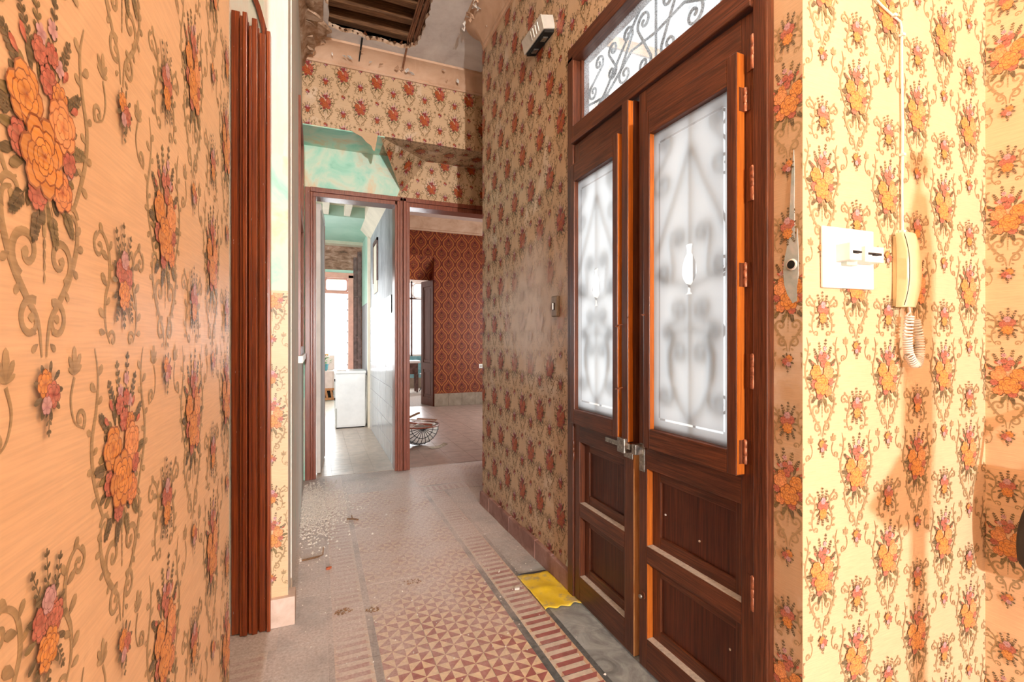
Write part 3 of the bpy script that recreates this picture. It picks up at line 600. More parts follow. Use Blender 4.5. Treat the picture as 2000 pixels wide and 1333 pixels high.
# hanging torn tongue of paper at the edge of the overhang
fp = [(0.26, 3.15), (0.50, 3.15), (0.485, 3.07), (0.47, 2.985), (0.455, 2.99), (0.44, 3.03), (0.40, 3.055), (0.36, 3.10), (0.30, 3.125)]
MB().prism([(x, 4.342 - (3.15 - z) * 0.12, z) for x, z in fp], (0, 0.003, 0)).build('torn_tongue', PAPER_H, wf)
# --- ceiling with the hole
def ceiling():
    hole = []
    base = [(0.055, 3.35), (0.052, 3.74), (0.075, 3.80), (0.08, 4.04), (0.20, 4.075), (0.30, 4.06), (0.38, 4.10), (0.5, 4.085), (0.62, 4.10), (0.72, 4.09), (0.775, 4.03), (0.80, 3.9), (0.79, 3.7), (0.80, 3.55), (0.77, 3.4), (0.78, 3.2), (0.60, 3.15), (0.4, 3.2), (0.2, 3.17), (0.09, 3.2)]
    rg = random.Random(4)
    for i in range(len(base)):
        a, b = base[i], base[(i + 1) % len(base)]
        for j in range(5):
            f = j / 5; hole.append((a[0] + (b[0] - a[0]) * f + rg.uniform(-.009, .009), a[1] + (b[1] - a[1]) * f + rg.uniform(-.009, .009)))
    x0, x1, y0, y1 = -0.27, 1.42, 2.4, 4.36
    cx, cy = 0.42, 3.62
    rays = sorted([(math.atan2(y - cy, x - cx), (x, y), None) for x, y in hole] , key=lambda q: q[0])
    def hit(a):
        dx, dy = math.cos(a), math.sin(a); t = min(((x1 - cx) / dx if dx > 0 else (x0 - cx) / dx) if abs(dx) > 1e-9 else 9e9, ((y1 - cy) / dy if dy > 0 else (y0 - cy) / dy) if abs(dy) > 1e-9 else 9e9)
        return (cx + dx * t, cy + dy * t)
    ins = [r_[1] for r_ in rays]; outs = [hit(r_[0]) for r_ in rays]
    corners = [(x0, y0), (x1, y0), (x1, y1), (x0, y1)]
    n = len(ins); v = [(x, y, CZ) for x, y in ins] + [(x, y, CZ) for x, y in outs] + [(x, y, CZ + 0.035) for x, y in ins]
    f = []; g = []; ca = [(math.atan2(y - cy, x - cx), (x, y)) for x, y in corners]
    for i in range(n):
        j = (i + 1) % n; a0, a1 = rays[i][0], rays[j][0]
        q = [i, j, n + j]
        for a, c in ca:
            if (a0 < a < a1) or (a1 < a0 and (a > a0 or a < a1)): v.append((c[0], c[1], CZ)); q.append(len(v) - 1)
        q.append(n + i); f.append(tuple(q)); g.append((i, 2 * n + i, 2 * n + j, j))
    m = MB(); m.add(v, f); m.add(v, g, 1)
    m.box(-2.15, 2.5, -8.2, 2.4, CZ, CZ + 0.1).box(-2.15, -0.27, 2.4, 4.4, CZ, CZ + 0.1)
    return m.build('ceiling', [CEILM, RUIN])
ce = ceiling(); tag(ce, 'high flaking off-white ceiling with a broken rectangular hole', 'ceiling', kind='structure')
box('passage_ceiling', 1.42, 2.95, 3.4, 4.36, CZ, CZ + 0.1, COVE, ce)
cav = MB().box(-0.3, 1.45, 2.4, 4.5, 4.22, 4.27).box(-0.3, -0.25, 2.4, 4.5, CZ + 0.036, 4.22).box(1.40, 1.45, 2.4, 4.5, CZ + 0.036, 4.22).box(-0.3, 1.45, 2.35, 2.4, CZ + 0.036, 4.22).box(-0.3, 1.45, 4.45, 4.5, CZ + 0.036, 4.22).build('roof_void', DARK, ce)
for k, y in enumerate((3.22, 3.44, 3.66, 3.88, 4.08)):
    j = MB().box(-0.25, 1.40, y - 0.035, y + 0.035, 3.90, 4.02).build('ceiling_joist', TIMBER, ce, bevel=0.006); j.rotation_euler = (0, R(0.6 * (-1) ** k), 0)
for k, y in enumerate((3.30, 3.36, 3.53, 3.58, 3.75, 3.80, 3.97, 4.02)):
    b = MB().box(-0.2, 1.3, y - 0.022, y + 0.022, 4.05, 4.066).build('roof_board', TIMBER, ce)
rg = random.Random(11)
for k in range(9):
    x = 0.70 + 0.016 * k + rg.uniform(-.004, .004); y1 = 4.02 + rg.uniform(-.04, .04)
    MB().prism([(x, 3.15, 3.862), (x + 0.011, 3.15, 3.862), (x + 0.012, y1, 3.855), (x + 0.004, y1 + 0.03, 3.84 - rg.random() * 0.03), (x, y1 - 0.02, 3.852)], (0, 0, 0.006)).build('lath', LATH, ce)
for k in range(14):
    x = 0.10 + 0.05 * k + rg.uniform(-.01, .01)
    MB().prism([(x, 4.09, 3.85), (x + 0.02 + rg.random() * 0.02, 4.09, 3.85), (x + 0.012, 4.03 - rg.random() * 0.03, 3.83 - rg.random() * 0.025)], (0, 0.01, 0.008)).build('splinter', LATH if k % 3 else DARK, ce)
# cracks of bare wood running down the cove
for (x, n) in ((0.335, 0), (0.70, 1)):
    MB().prism([(x, 4.085, 3.812), (x + 0.016, 4.085, 3.812), (x + 0.004 + 0.01 * n, 4.30 - 0.02 * n, 3.735), (x - 0.004, 4.30 - 0.02 * n, 3.735)], (0, -0.002, 0.006)).build('hanging_splinter', DARK if not n else LATH, ce)
# --- coves
PF = [(0, 0.0), (0.014, 0.0), (0.022, 0.012), (0.018, 0.022), (0.028, 0.032), (0.034, 0.044), (0.05, 0.062), (0.085, 0.095), (0.13, 0.118), (0.155, 0.124), (0.162, 0.14)]
def cove_line(name, zb, pts, mat, label, cat='cornice', zs=1.0):
    """pts: list of (x, y, nx, ny): base point on the wall and outward direction"""
    v = []; k = len(PF); f = []
    for (x, y, nx, ny) in pts:
        for d, z in PF: v.append((x + nx * d, y + ny * d, min(CZ - 0.001, zb + z * zs)))
    for i in range(len(pts) - 1):
        for j in range(k - 1): f.append((i * k + j, (i + 1) * k + j, (i + 1) * k + j + 1, i * k + j + 1))
    o = MB().add(v, f).build(name, mat, None, smooth=True); tag(o, label, cat, kind='structure'); return o
c1 = cove_line('trim_1', 3.68, [(-0.14, 4.35, 0, -1), (2.9, 4.35, 0, -1)], COVE, 'beige moulded cove along the far wall under the ceiling hole')
pts = [(1.22, 0.883, -1, 0), (1.22, 3.50, -1, 0)] + [(1.29 - 0.07 * math.cos(a), 3.50 + 0.07 * math.sin(a), -math.cos(a), math.sin(a)) for a in [R(q) for q in range(0, 91, 10)]] + [(2.9, 3.57, 0, 1)]
c2 = cove_line('trim_2', 3.60, pts, COVE, 'beige moulded cove above the right wall with peeling white flakes', zs=1.55)
c3 = cove_line('trim_3', 3.62, [(-0.12, 2.62, 1, 0), (-0.12, 4.4, 1, 0)], RUIN, 'crumbling brown cove above the left plaster wall', zs=1.42)
rg = random.Random(5)
FL_ = []
for k in range(46):
    along = rg.random()
    if k < 30: x = 1.22 - rg.choice((0.03, 0.15, 0.16, 0.12)) - rg.uniform(-.01, .01); y = 2.9 + along * 0.8; z = 3.68 + (0.10 if x < 1.12 else 0.02)
    else: x = 0.0 + along * 1.25; y = 4.35 - rg.choice((0.06, 0.15, 0.10)); z = 3.735 + (0.05 if y < 4.25 else 0.0)
    s = rg.uniform(0.010, 0.028)
    m = MB(); a = rg.uniform(0, 6.28); h = rg.uniform(0.012, 0.03)
    c, sn = math.cos(a), math.sin(a)
    p = [(-s, -s * .6, 0), (s * .2, -s * .8, -0.004), (s, 0, -h), (0, s * .7, -h * .5)]
    m.prism([(x + q[0] * c - q[1] * sn, y + q[0] * sn + q[1] * c, z + q[2] - 0.004) for q in p], (0.0008, 0.0008, 0.0015))
    m.build('paint_flake', CHIP if k % 3 else COVE, c2 if k < 30 else c1)
# ruined plaster where the left cove meets the ceiling
for k in range(10):
    rr = random.Random(k); x = -0.12 + rr.random() * 0.15; y = 3.5 + rr.random() * 0.75; s = 0.05 + rr.random() * 0.07
    m = MB(); n = 7; pl = [(x + math.cos(6.28 * i / n) * s * (0.7 + 0.6 * rr.random()), y + math.sin(6.28 * i / n) * s * (0.7 + 0.6 * rr.random()), CZ - 0.012 - 0.03 * rr.random() - (0.10 if x < -0.03 else 0)) for i in range(n)]
    m.prism(pl, (0, 0, 0.02)).build('loose_plaster', RUIN, c3)
# --- skirtings
bb = MB()
b1 = empty('baseboard_right', (1.22, 2.85, 0)); tag(b1, 'rose brown stone skirting along the right wall', 'baseboard', kind='structure')
for i in range(7):
    y0 = 2.134 + i * 0.2053; rel(b1, box('skirting_stone', 1.196 + 0.002 * (i % 2), 1.222, y0 + 0.001, y0 + 0.2043, 0, 0.105 + 0.004 * (i % 3), SKIRT, b1, 0.003))
# passage closing walls
pw = MB().box(1.30, 2.95, 3.42, 3.57, 0, CZ).box(2.9, 3.05, 3.42, 4.95, 0, CZ).build('wall_passage', PAPER_H); tag(pw, 'wallpapered walls closing the side passage behind the corner', 'wall', kind='structure')
MB().box(1.30, 3.06, 3.405, 3.42, 0, CZ).box(3.05, 3.06, 3.42, 4.80, 0, CZ).build('outer_render', WALLW, pw)
# --- left door jamb: stepped red mouldings, arched head above
d3 = empty('door_2', (-0.27, 2.36, 0)); tag(d3, 'tall chipped red wooden door jamb with curved head on the left', 'door', kind='structure')
steps = [(-0.400, -0.350, 2.46, 2.60), (-0.350, -0.316, 2.384, 2.60), (-0.316, -0.304, 2.368, 2.60), (-0.304, -0.286, 2.358, 2.60), (-0.286, -0.281, 2.385, 2.60), (-0.281, -0.268, 2.366, 2.60), (-0.268, -0.246, 2.360, 2.60), (-0.246, -0.240, 2.380, 2.60), (-0.240, -0.214, 2.370, 2.60), (-0.214, -0.210, 2.380, 2.60), (-0.210, -0.194, 2.358, 2.60)]
for i, (xa, xb, ya, yb) in enumerate(steps):
    top = 2.765 - 0.02 * (i % 3) - 0.006 * i + (0.02 if i < 3 else 0)
    rel(d3, box('jamb_moulding', xa, xb, ya, min(yb, 2.41) if i else yb, 0.0 + 0.004 * (i % 2), top, WOOD_J, d3, 0.003))
# curved head of the frame
arc = []
for (ra, rb, ya, yb) in ((0.60, 0.655, 2.43, 2.47), (0.655, 0.675, 2.385, 2.47)):
    v = []; f = []; n = 14; cxx, czz = -0.872, 2.55
    for i in range(n + 1):
        a = R(8 + 82 * i / n)
        for (rr, yy) in ((ra, ya), (rb, ya), (rb, yb), (ra, yb)): v.append((cxx + rr * math.cos(a), yy, czz + rr * 1.12 * math.sin(a)))
    for i in range(n):
        for j in range(4): f.append((i * 4 + j, i * 4 + (j + 1) % 4, (i + 1) * 4 + (j + 1) % 4, (i + 1) * 4 + j))
    rel(d3, MB().add(v, f).build('arched_head', WOOD_J, d3))
rel(d3, box('door_leaf', -1.35, -0.40, 2.50, 2.54, 0, 3.35, plain('blue_grey_paint', (0.10, 0.14, 0.17), 0.5, 0, 0.2, 9), d3))
# ================================================================== MAIN DOUBLE DOOR
d1 = empty('door_1', (1.22, 1.55, 0)); tag(d1, 'dark varnished double door with frosted glass casements and fanlight', 'door', kind='structure')
def dp(o): o.location = (o.location.x - 1.22, o.location.y - 1.55, o.location.z); return o
fx0, fx1 = 1.192, 1.29
dp(box('door_jamb', fx0, fx1, 2.082, 2.136, 0, 2.745, WOOD_V, d1, 0.004)); dp(box('door_jamb', fx0, fx1, 0.970, 1.018, 0, 2.745, WOOD_V, d1, 0.004))
dp(box('frame_head', fx0, fx1, 0.970, 2.136, 2.722, 2.797, WOOD_H, d1, 0.004)); dp(box('transom_bar', fx0, fx1, 1.018, 2.082, 2.292, 2.388, WOOD_H, d1, 0.004))
dp(box('transom_moulding', fx0 - 0.012, fx0 + 0.01, 1.018, 2.082, 2.292, 2.318, WOOD_H, d1, 0.004))
dp(box('transom_glass', 1.250, 1.254, 1.018, 2.082, 2.388, 2.722, HAMMER, d1))
for (a, b, c, d) in ((1.018, 1.032, 2.388, 2.722), (2.068, 2.082, 2.388, 2.722)): dp(box('glazing_bead', 1.235, 1.250, a, b, c, d, WOOD_V, d1))
dp(box('threshold', 1.20, 1.30, 0.972, 2.134, 0.0, 0.008, T_GREY, d1))
def scroll(c, r, a0, turns, sg, n=26, rmin=0.12):
    out = []
    for i in range(n):
        f = i / (n - 1); rr = r * ((1 - f) * (1 - rmin) + rmin); a = a0 + sg * f * turns * 2 * math.pi
        out.append((c[0] + rr * math.cos(a), c[1] + rr * math.sin(a)))
    return out
def s_scroll(c1, r1, c2, r2, sg):
    """S shaped bar from one spiral to the other"""
    v = Vector((c2[0] - c1[0], c2[1] - c1[1])); a = math.atan2(v.y, v.x)
    A = scroll(c1, r1, a + sg * 1.25, 1.25, -sg * -1)[::-1]
    B = scroll(c2, r2, a + math.pi + sg * 1.25, 1.25, sg)
    return A + B
def grille(name, x, bars, rad, parent, conv):
    m = MB()
    for b in bars: m.tube([(x, p[0], p[1]) for p in b], rad, 6)
    return conv(m.build(name, IRON, parent, smooth=True))
# fanlight ironwork
TB = []
yc, zc = 1.55, 2.555
TB.append([(yc, 2.39), (yc, 2.72)])
for sg in (-1, 1):
    TB.append([(yc, 2.56), (yc + sg * 0.16, 2.575), (yc + sg * 0.30, 2.50), (yc + sg * 0.42, 2.445), (yc + sg * 0.53, 2.41)])
    TB.append([(yc + sg * 0.10, 2.72), (yc + sg * 0.25, 2.60), (yc + sg * 0.37, 2.49), (yc + sg * 0.52, 2.40)])
    TB.append(s_scroll((yc + sg * 0.075, 2.65), 0.045, (yc + sg * 0.075, 2.47), 0.045, sg))
    TB.append(s_scroll((yc + sg * 0.19, 2.66), 0.038, (yc + sg * 0.21, 2.50), 0.045, -sg))
    TB.append(s_scroll((yc + sg * 0.30, 2.66), 0.035, (yc + sg * 0.31, 2.56), 0.035, sg))
    TB.append(s_scroll((yc + sg * 0.42, 2.66), 0.040, (yc + sg * 0.47, 2.545), 0.040, -sg))
    TB.append(s_scroll((yc + sg * 0.40, 2.43), 0.025, (yc + sg * 0.48, 2.43), 0.022, sg))
    TB.append([(yc + sg * 0.30, 2.40), (yc + sg * 0.345, 2.47), (yc + sg * 0.44, 2.485), (yc + sg * 0.52, 2.50)])
grille('fanlight_grille', 1.275, TB, 0.0058, d1, dp)
def leaf(name, hy, sgn, width, ang, cas, glass, panel, stile_far, label):
    """local frame: y runs from the hinge (0) to the free edge along sgn; x = depth from the hall face (0) outwards"""
    e = empty(name, (1.20 - 1.22, hy - 1.55, 0), ang, d1); e['label'] = label
    def bx(nm, x0, x1, a, b, z0, z1, mat, bev=0.003):
        ya, yb = sorted((sgn * a, sgn * b)); return box(nm, x0, x1, ya, yb, z0, z1, mat, e, bev)
    T = 0.042
    pa, pb = panel
    bx('stile', 0, T, 0, pa, 0.012, 2.286, WOOD_V); bx('stile', 0, T, pb, width, 0.012, 2.286, WOOD_V)
    bx('rail', 0, T, pa, pb, 0.012, 0.133, WOOD_H); bx('rail', 0, T, pa, pb, 0.43, 0.497, WOOD_H); bx('rail', 0, T, pa, pb, 0.80, 0.985, WOOD_H); bx('rail', 0, T, pa, pb, 2.07, 2.286, WOOD_H)
    for (z0, z1) in ((0.133, 0.43), (0.497, 0.80)):
        bx('panel', 0.040, T + 0.002, pa, pb, z0, z1, WOOD_P, 0)
        w = 0.045
        bx('panel_moulding', 0.030, 0.040, pa, pa + w, z0, z1, WOOD_V, 0.002); bx('panel_moulding', 0.030, 0.040, pb - w, pb, z0, z1, WOOD_V, 0.002)
        bx('panel_moulding', 0.030, 0.040, pa + w, pb - w, z0, z0 + w, WOOD_H, 0.002); bx('panel_moulding', 0.030, 0.040, pa + w, pb - w, z1 - w, z1, WOOD_H, 0.002)
        bx('dust_line', 0.002, 0.030, pa + 0.001, pb - 0.001, z0, z0 + 0.0015, DUST, 0)
    ca, cb = cas; ga, gb = glass; P0 = -0.036
    bx('casement_stile', P0, 0.0, ca, ga, 0.893, 2.172, WOOD_V, 0.004); bx('casement_stile', P0, 0.0, gb, cb, 0.893, 2.172, WOOD_V, 0.004)
    bx('casement_rail', P0, 0.0, ga, gb, 0.893, 0.967, WOOD_H, 0.003); bx('casement_rail', P0, 0.0, ga, gb, 2.083, 2.172, WOOD_H, 0.003)
    bx('stile_infill', 0, T, pa, ga, 0.985, 2.07, WOOD_V, 0); bx('stile_infill', 0, T, gb, pb, 0.985, 2.07, WOOD_V, 0)
    if sgn > 0:  # thin strips coloured as lit, on edges that face the lamp
        bx('lit_edge_strip', P0 + 0.003, -0.003, ca - 0.0012, ca, 0.897, 2.168, LIT_WOOD, 0)
        bx('lit_edge_strip', P0 + 0.004, -0.013, gb - 0.0012, gb, 0.968, 2.082, LIT_WOOD, 0)
        for (z0, z1) in ((0.135, 0.428), (0.499, 0.798)): bx('lit_edge_strip', 0.003, 0.029, pb - 0.0012, pb, z0, z1, LIT_WOOD, 0)
    else:
        bx('lit_edge_strip', P0 + 0.003, -0.003, cb, cb + 0.0012, 0.897, 2.168, LIT_WOOD, 0)
    # glass: frosted field with a cut border line and a cut urn
    z0, z1 = 0.960, 2.09; a, b = ga - 0.004, gb + 0.004
    ys = [a, a + 0.030, a + 0.0375, b - 0.0375, b - 0.030, b]; zs = [z0, z0 + 0.045, z0 + 0.0525, z1 - 0.0525, z1 - 0.045, z1]
    v = []; f = []; mi = []; X = -0.012
    def quad(q, k):
        s = len(v); v.extend([(X, sgn * y, z) for y, z in q]); f.append(tuple(range(s, s + len(q)))); mi.append(k)
    ym, zm = (a + b) / 2, 1.535
    nseg = 24
    for i in range(5):
        for j in range(5):
            if i == 2 and j == 2: continue
            ring = (i in (1, 3) and 1 <= j <= 3) or (j in (1, 3) and 1 <= i <= 3)
            corner = (i in (1, 3)) and (j in (1, 3))
            quad([(ys[i], zs[j]), (ys[i + 1], zs[j]), (ys[i + 1], zs[j + 1]), (ys[i], zs[j + 1])], 1 if ring and not corner else 0)
    # centre field split round an urn outline
    half = [(0.000, 0.10), (0.016, 0.098), (0.012, 0.088), (0.010, 0.068), (0.020, 0.055), (0.031, 0.03), (0.034, 0.0), (0.026, -0.022), (0.014, -0.036), (0.006, -0.044), (0.006, -0.066), (0.014, -0.074), (0.0, -0.074)]
    urn = [(ym + p, zm + q) for p, q in half] + [(ym - p, zm + q) for p, q in half[::-1][1:-1]]
    quad(urn, 1)
    yl, yr, zl, zh = ys[2], ys[3], zs[2], zs[3]
    r_ = [(ym + p, zm + q) for p, q in half]; l_ = [(ym - p, zm + q) for p, q in half]
    for k in range(len(half) - 1):
        quad([r_[k], r_[k + 1], (yr, r_[k + 1][1]), (yr, r_[k][1])], 0); quad([l_[k], l_[k + 1], (yl, l_[k + 1][1]), (yl, l_[k][1])], 0)
    quad([(yl, zm + 0.10), (yr, zm + 0.10), (yr, zh), (yl, zh)], 0); quad([(yl, zl), (yr, zl), (yr, zm - 0.074), (yl, zm - 0.074)], 0)
    me = bpy.data.meshes.new('glass_pane'); me.from_pydata(v, [], f); me.polygons.foreach_set('material_index', mi)
    g = link('glass_pane', me, [FROST, CLEAR], e); g['label'] = 'frosted pane with a cut border and urn'
    # iron scrollwork outside the glass
    yb = ym; G = [[(yb, 0.94), (yb, 2.1)]]
    for sg in (-1, 1):
        G.append([(yb, 1.98), (yb + sg * 0.05, 1.86), (yb + sg * 0.11, 1.74), (yb + sg * 0.165, 1.62)])
        G.append(s_scroll((yb + sg * 0.055, 1.66), 0.038, (yb + sg * 0.12, 1.55), 0.045, sg))
        G.append(s_scroll((yb + sg * 0.12, 2.02), 0.035, (yb + sg * 0.13, 1.88), 0.05, -sg))
        G.append(s_scroll((yb + sg * 0.06, 1.41), 0.04, (yb + sg * 0.10, 1.33), 0.03, -sg))
        G.append(s_scroll((yb + sg * 0.052, 1.255), 0.042, (yb + sg * 0.12, 1.10), 0.04, sg))
        G.append([(yb, 1.345), (yb + sg * 0.07, 1.325), (yb + sg * 0.105, 1.26), (yb + sg * 0.10, 1.18), (yb + sg * 0.055, 1.08), (yb, 1.01)])
        G.append([(yb + sg * 0.17, 1.545), (yb + sg * 0.09, 1.515), (yb, 1.485)])
    grille('iron_grille', 0.011, [[(sgn * p, q) for p, q in b_] for b_ in G], 0.0052, e, lambda o: o)
    return e, bx
RL, bxr = leaf('door_leaf', 1.02, 1, 0.527, R(1.2), (0.032, 0.459), (0.068, 0.425), (0.046, 0.482), 0, 'near door leaf, casement standing proud')
LL, bxl = leaf('door_leaf', 2.08, -1, 0.491, R(-0.9), (0.024, 0.429), (0.060, 0.393), (0.052, 0.429), 0, 'far door leaf, slightly ajar')
bxl('meeting_batten', -0.030, 0.0, 0.452, 0.493, 0.885, 2.282, WOOD_V, 0.004)
bxl('lit_edge_strip', -0.026, -0.004, 0.493, 0.4942, 0.89, 2.278, LIT_WOOD, 0)
bxl('worn_edge', 0.001, 0.040, 0.491, 0.4935, 0.012, 0.86, EDGE, 0)
bxl('light_stop_strip', 0.030, 0.055, 0.47, 0.54, 0.012, 2.28, DARK, 0)  # dark strip added behind the gap so no daylight comes through
def hinge(bx, x, a, z, h=0.085, mat=BRASS):
    e_ = bx('hinge', x - 0.0015, x + 0.001, a - 0.018, a + 0.018, z - h / 2, z + h / 2, mat, 0)
    return e_
def knuckle(par, x, y, z, h, mat=BRASS, name='hinge_pin'):
    return MB().lathe([(0.0062, z - h / 2), (0.0070, z - h / 2 + 0.004), (0.0070, z - 0.012), (0.0062, z - 0.011), (0.0070, z - 0.010), (0.0070, z + 0.012), (0.0062, z + 0.013), (0.0070, z + 0.014), (0.0070, z + h / 2 - 0.004), (0.004, z + h / 2)], (x, y, 0), 10).build(name, mat, par, smooth=True)
for z in (0.965, 1.50, 2.03):   # casement hinges on the near leaf
    bxr('casement_hinge', -0.026, -0.006, 0.0300, 0.0325, z - 0.036, z + 0.036, WOOD_V, 0); bxr('casement_hinge', -0.0015, 0.0, 0.010, 0.032, z - 0.036, z + 0.036, WOOD_V, 0)
    knuckle(RL, -0.004, 0.027, z, 0.074)
for z in (0.55, 1.21, 1.77, 2.16):  # hinges between leaf and frame
    bxr('leaf_hinge', -0.002, 0.0, -0.02, 0.022, z - 0.05, z + 0.05, WOOD_V, 0); knuckle(RL, -0.005, 0.0, z, 0.105)
for z in (0.75, 1.25, 1.65):
    knuckle(LL, -0.005, 0.0, z, 0.10, WOOD_V)
for z in (1.36, 1.10):   # little hooks on the casement batten
    m = MB().tube([(-0.036, -0.431, z), (-0.048, -0.436, z), (-0.05, -0.452, z + 0.002), (-0.046, -0.462, z + 0.006)], 0.0028, 6).tube([(-0.032, -0.462, z + 0.008), (-0.046, -0.462, z + 0.006), (-0.048, -0.462, z - 0.012)], 0.0025, 6); m.build('hook', BRASS, LL)
m = MB().tube([(-0.036, 0.452, 1.40), (-0.05, 0.450, 1.40), (-0.052, 0.44, 1.397)], 0.003, 6).build('hook', BRASS, RL)
# lever, lock case and keeper
bxl('lever_arm', -0.034, -0.028, 0.335, 0.445, 0.862, 0.882, STEEL, 0.002)
MB().lathe([(0.030, 0), (0.030, -0.010), (0.022, -0.018), (0.020, -0.034), (0.0, -0.036)][::-1], (-0.0, -0.455, 0.872), 16, axis='X').build('lever_boss', STEEL, LL, smooth=True)
bxl('lock_case', -0.044, 0.0, 0.440, 0.489, 0.842, 0.902, STEEL, 0.004); bxl('lock_plate', -0.004, 0.0, 0.430, 0.491, 0.815, 0.930, STEEL, 0.002)
bxl('latch_bolt', -0.034, -0.012, 0.489, 0.515, 0.862, 0.886, plain('bright_metal', (0.75, 0.75, 0.74), 0.2, 1.0, 0.1), 0.003)
for z in (0.822, 0.923): MB().lathe([(0.006, -0.007), (0.006, -0.004), (0.003, 0)], (0, -0.478, z), 10, axis='X').build('screw', STEEL, LL)
bxr('keeper', -0.040, -0.006, 0.500, 0.524, 0.852, 0.892, STEEL, 0.003); bxr('keeper_plate', -0.006, 0.0, 0.490, 0.520, 0.785, 0.895, STEEL, 0.002)
MB().lathe([(0.016, -0.004), (0.016, 0.0)], (0, 0.505, 0.295), 16, axis='X').build('bolt_recess', WOOD_V, RL)
MB().lathe([(0.0, -0.016), (0.008, -0.013), (0.009, -0.008), (0.004, -0.004), (0.004, 0.0)], (0, 0.508, 0.290), 12, axis='X').build('bolt_knob', STEEL, RL, smooth=True)
for (y, z) in ((0.42, 0.635), (0.25, 0.60), (0.12, 0.30)): MB().lathe([(0.004, 0.037), (0.004, 0.040)], (0, y, z), 8, axis='X').build('paint_chip', CHIP, RL)
# ================================================================== FAR DOORWAYS
d4 = empty('door_3', (0.35, 4.80, 0)); tag(d4, 'worn red frame of the two far doorways with a pale open leaf', 'door', kind='structure')
def fp_(nm, x0, x1, z0, z1, y0=4.775, y1=4.96, mat=None): return rel(d4, box(nm, x0, x1, y0, y1, z0, z1, mat or WOOD_F, d4, 0.004))
fp_('door_post', -0.108, -0.062, 0, 2.738); fp_('door_post', -0.062, -0.040, 0, 2.70, 4.785); fp_('door_post', -0.040, -0.013, 0, 2.66, 4.795)
fp_('door_post', 0.714, 0.738, 0, 2.70, 4.79); fp_('door_post', 0.738, 0.762, 0, 2.70, 4.78); fp_('door_post', 0.762, 0.790, 0, 2.735); fp_('door_post', 0.796, 0.826, 0, 2.735); fp_('door_post', 0.826, 0.862, 0, 2.70, 4.785)
fp_('head_rail', -0.062, 0.79, 2.70, 2.742); fp_('head_rail', -0.040, 0.76, 2.660, 2.70, 4.79)
fp_('head_rail', 0.796, 2.02, 2.70, 2.742); fp_('head_rail', 0.83, 2.0, 2.655, 2.70, 4.79); fp_('door_post', 1.98, 2.03, 0, 2.70)
lf = rel(d4, MB().prism([(-0.012, 4.965, 0.012), (0.028, 4.965, 0.012), (0.072, 5.66, 0.012), (0.032, 5.66, 0.012)], (0, 0, 2.63)).build('open_leaf', WALLW, d4)); lf['label'] = 'pale painted kitchen door leaf standing open'
rel(d4, MB().prism([(0.030, 4.98, 2.58), (0.036, 4.98, 2.58), (0.080, 5.66, 2.58), (0.074, 5.66, 2.58)], (0, 0, 0.062)).build('leaf_top_rail', WHITE, d4))
rel(d4, MB().prism([(0.072, 5.655, 0.012), (0.076, 5.655, 0.012), (0.080, 5.69, 0.012), (0.034, 5.69, 0.012), (0.033, 5.66, 0.012)], (0, 0, 2.63)).build('leaf_edge', WOOD_F, d4))
# ================================================================== KITCHEN
kf = MB().box(-1.0, 0.86, 4.86, 8.75, -0.12, -0.003).box(-1.7, 1.05, 8.75, 12.0, -0.12, -0.003).build('floor_kitchen', K_GROUT); tag(kf, 'dusty beige tile floor of the kitchen', 'floor', kind='structure')
tk = tile_mesh('floor_tile', [([(0, 0), (TS, 0), (TS, TS), (0, TS)], 0)], [K_FLOOR])
for i in range(5):
    for j in range(19): place(tk, 'floor_tile', kf, 0.63 - TS * i, 4.96 + TS * j, jz())
for i in range(5):
    for j in range(11): place(tk, 'floor_tile', kf, 0.63 - TS * i, 8.76 + TS * j, jz())
kr = MB().box(0.735, 0.86, 4.95, 7.34, 0, 3.3).box(0.735, 0.86, 7.34, 8.6, 0, 3.3).build('wall_kitchen_right', KGREY); tag(kr, 'kitchen wall of bare grey render above white tiles', 'wall', kind='structure')
KT = MB().box(-0.004, 0.004, -0.0985, 0.0985, -0.0985, 0.0985).build('wall_tile', KTILE, kr, bevel=0.002); KT.location = (0.731, 5.06, 0.10)
for i in range(12):
    for j in range(9):
        if (i, j) == (0, 0) or (i < 1 and j == 8): continue
        c = KT.copy(); COL.objects.link(c); c.parent = kr; c.location = (0.731 + random.uniform(-.0012, .0012), 5.06 + 0.2 * i, 0.10 + 0.2 * j)
box('dark_niche', 0.728, 0.7345, 4.99, 5.13, 1.62, 1.79, DARK, kr)
MB().box(0.715, 0.733, 6.36, 6.40, 2.10, 2.66).box(0.715, 0.733, 6.80, 6.84, 2.10, 2.66).box(0.715, 0.733, 6.36, 6.84, 2.62, 2.66).build('hatch_frame', DKWOOD, kr)
box('hatch_panel', 0.722, 0.734, 6.42, 6.79, 1.95, 2.6, KCREAM, kr, 0.003)
MB().box(0.70, 0.735, 7.34, 7.46, 0, 3.1).build('corner_post', KCREAM, kr); MB().box(0.715, 0.735, 7.46, 8.6, 1.9, 3.1).build('green_paint', KGREEN, kr); MB().box(0.717, 0.735, 7.46, 8.6, 0, 1.9).build('white_dado', KTILE, kr)
MB().prism([(0.60, 4.96, 2.98), (0.735, 4.96, 2.84), (0.735, 4.96, 2.98)], (0, 2.5, 0)).build('ceiling_coving', KCREAM, kr)
kl = MB().box(-1.15, -1.0, 4.95, 5.45, 0, 3.3).box(-1.15, -1.0, 7.75, 8.75, 0, 3.3).box(-1.15, -1.0, 5.45, 7.75, 0, 0.95).box(-1.15, -1.0, 5.45, 7.75, 2.65, 3.3).box(-1.85, -1.7, 8.6, 12.0, 0, 3.3).box(0.9, 1.05, 8.75, 12.0, 0, 3.3).box(-1.85, -1.0, 8.6, 8.75, 0, 3.3).build('wall_kitchen_left', WALLW); tag(kl, 'pale side walls of the kitchen and its gallery', 'wall', kind='structure')
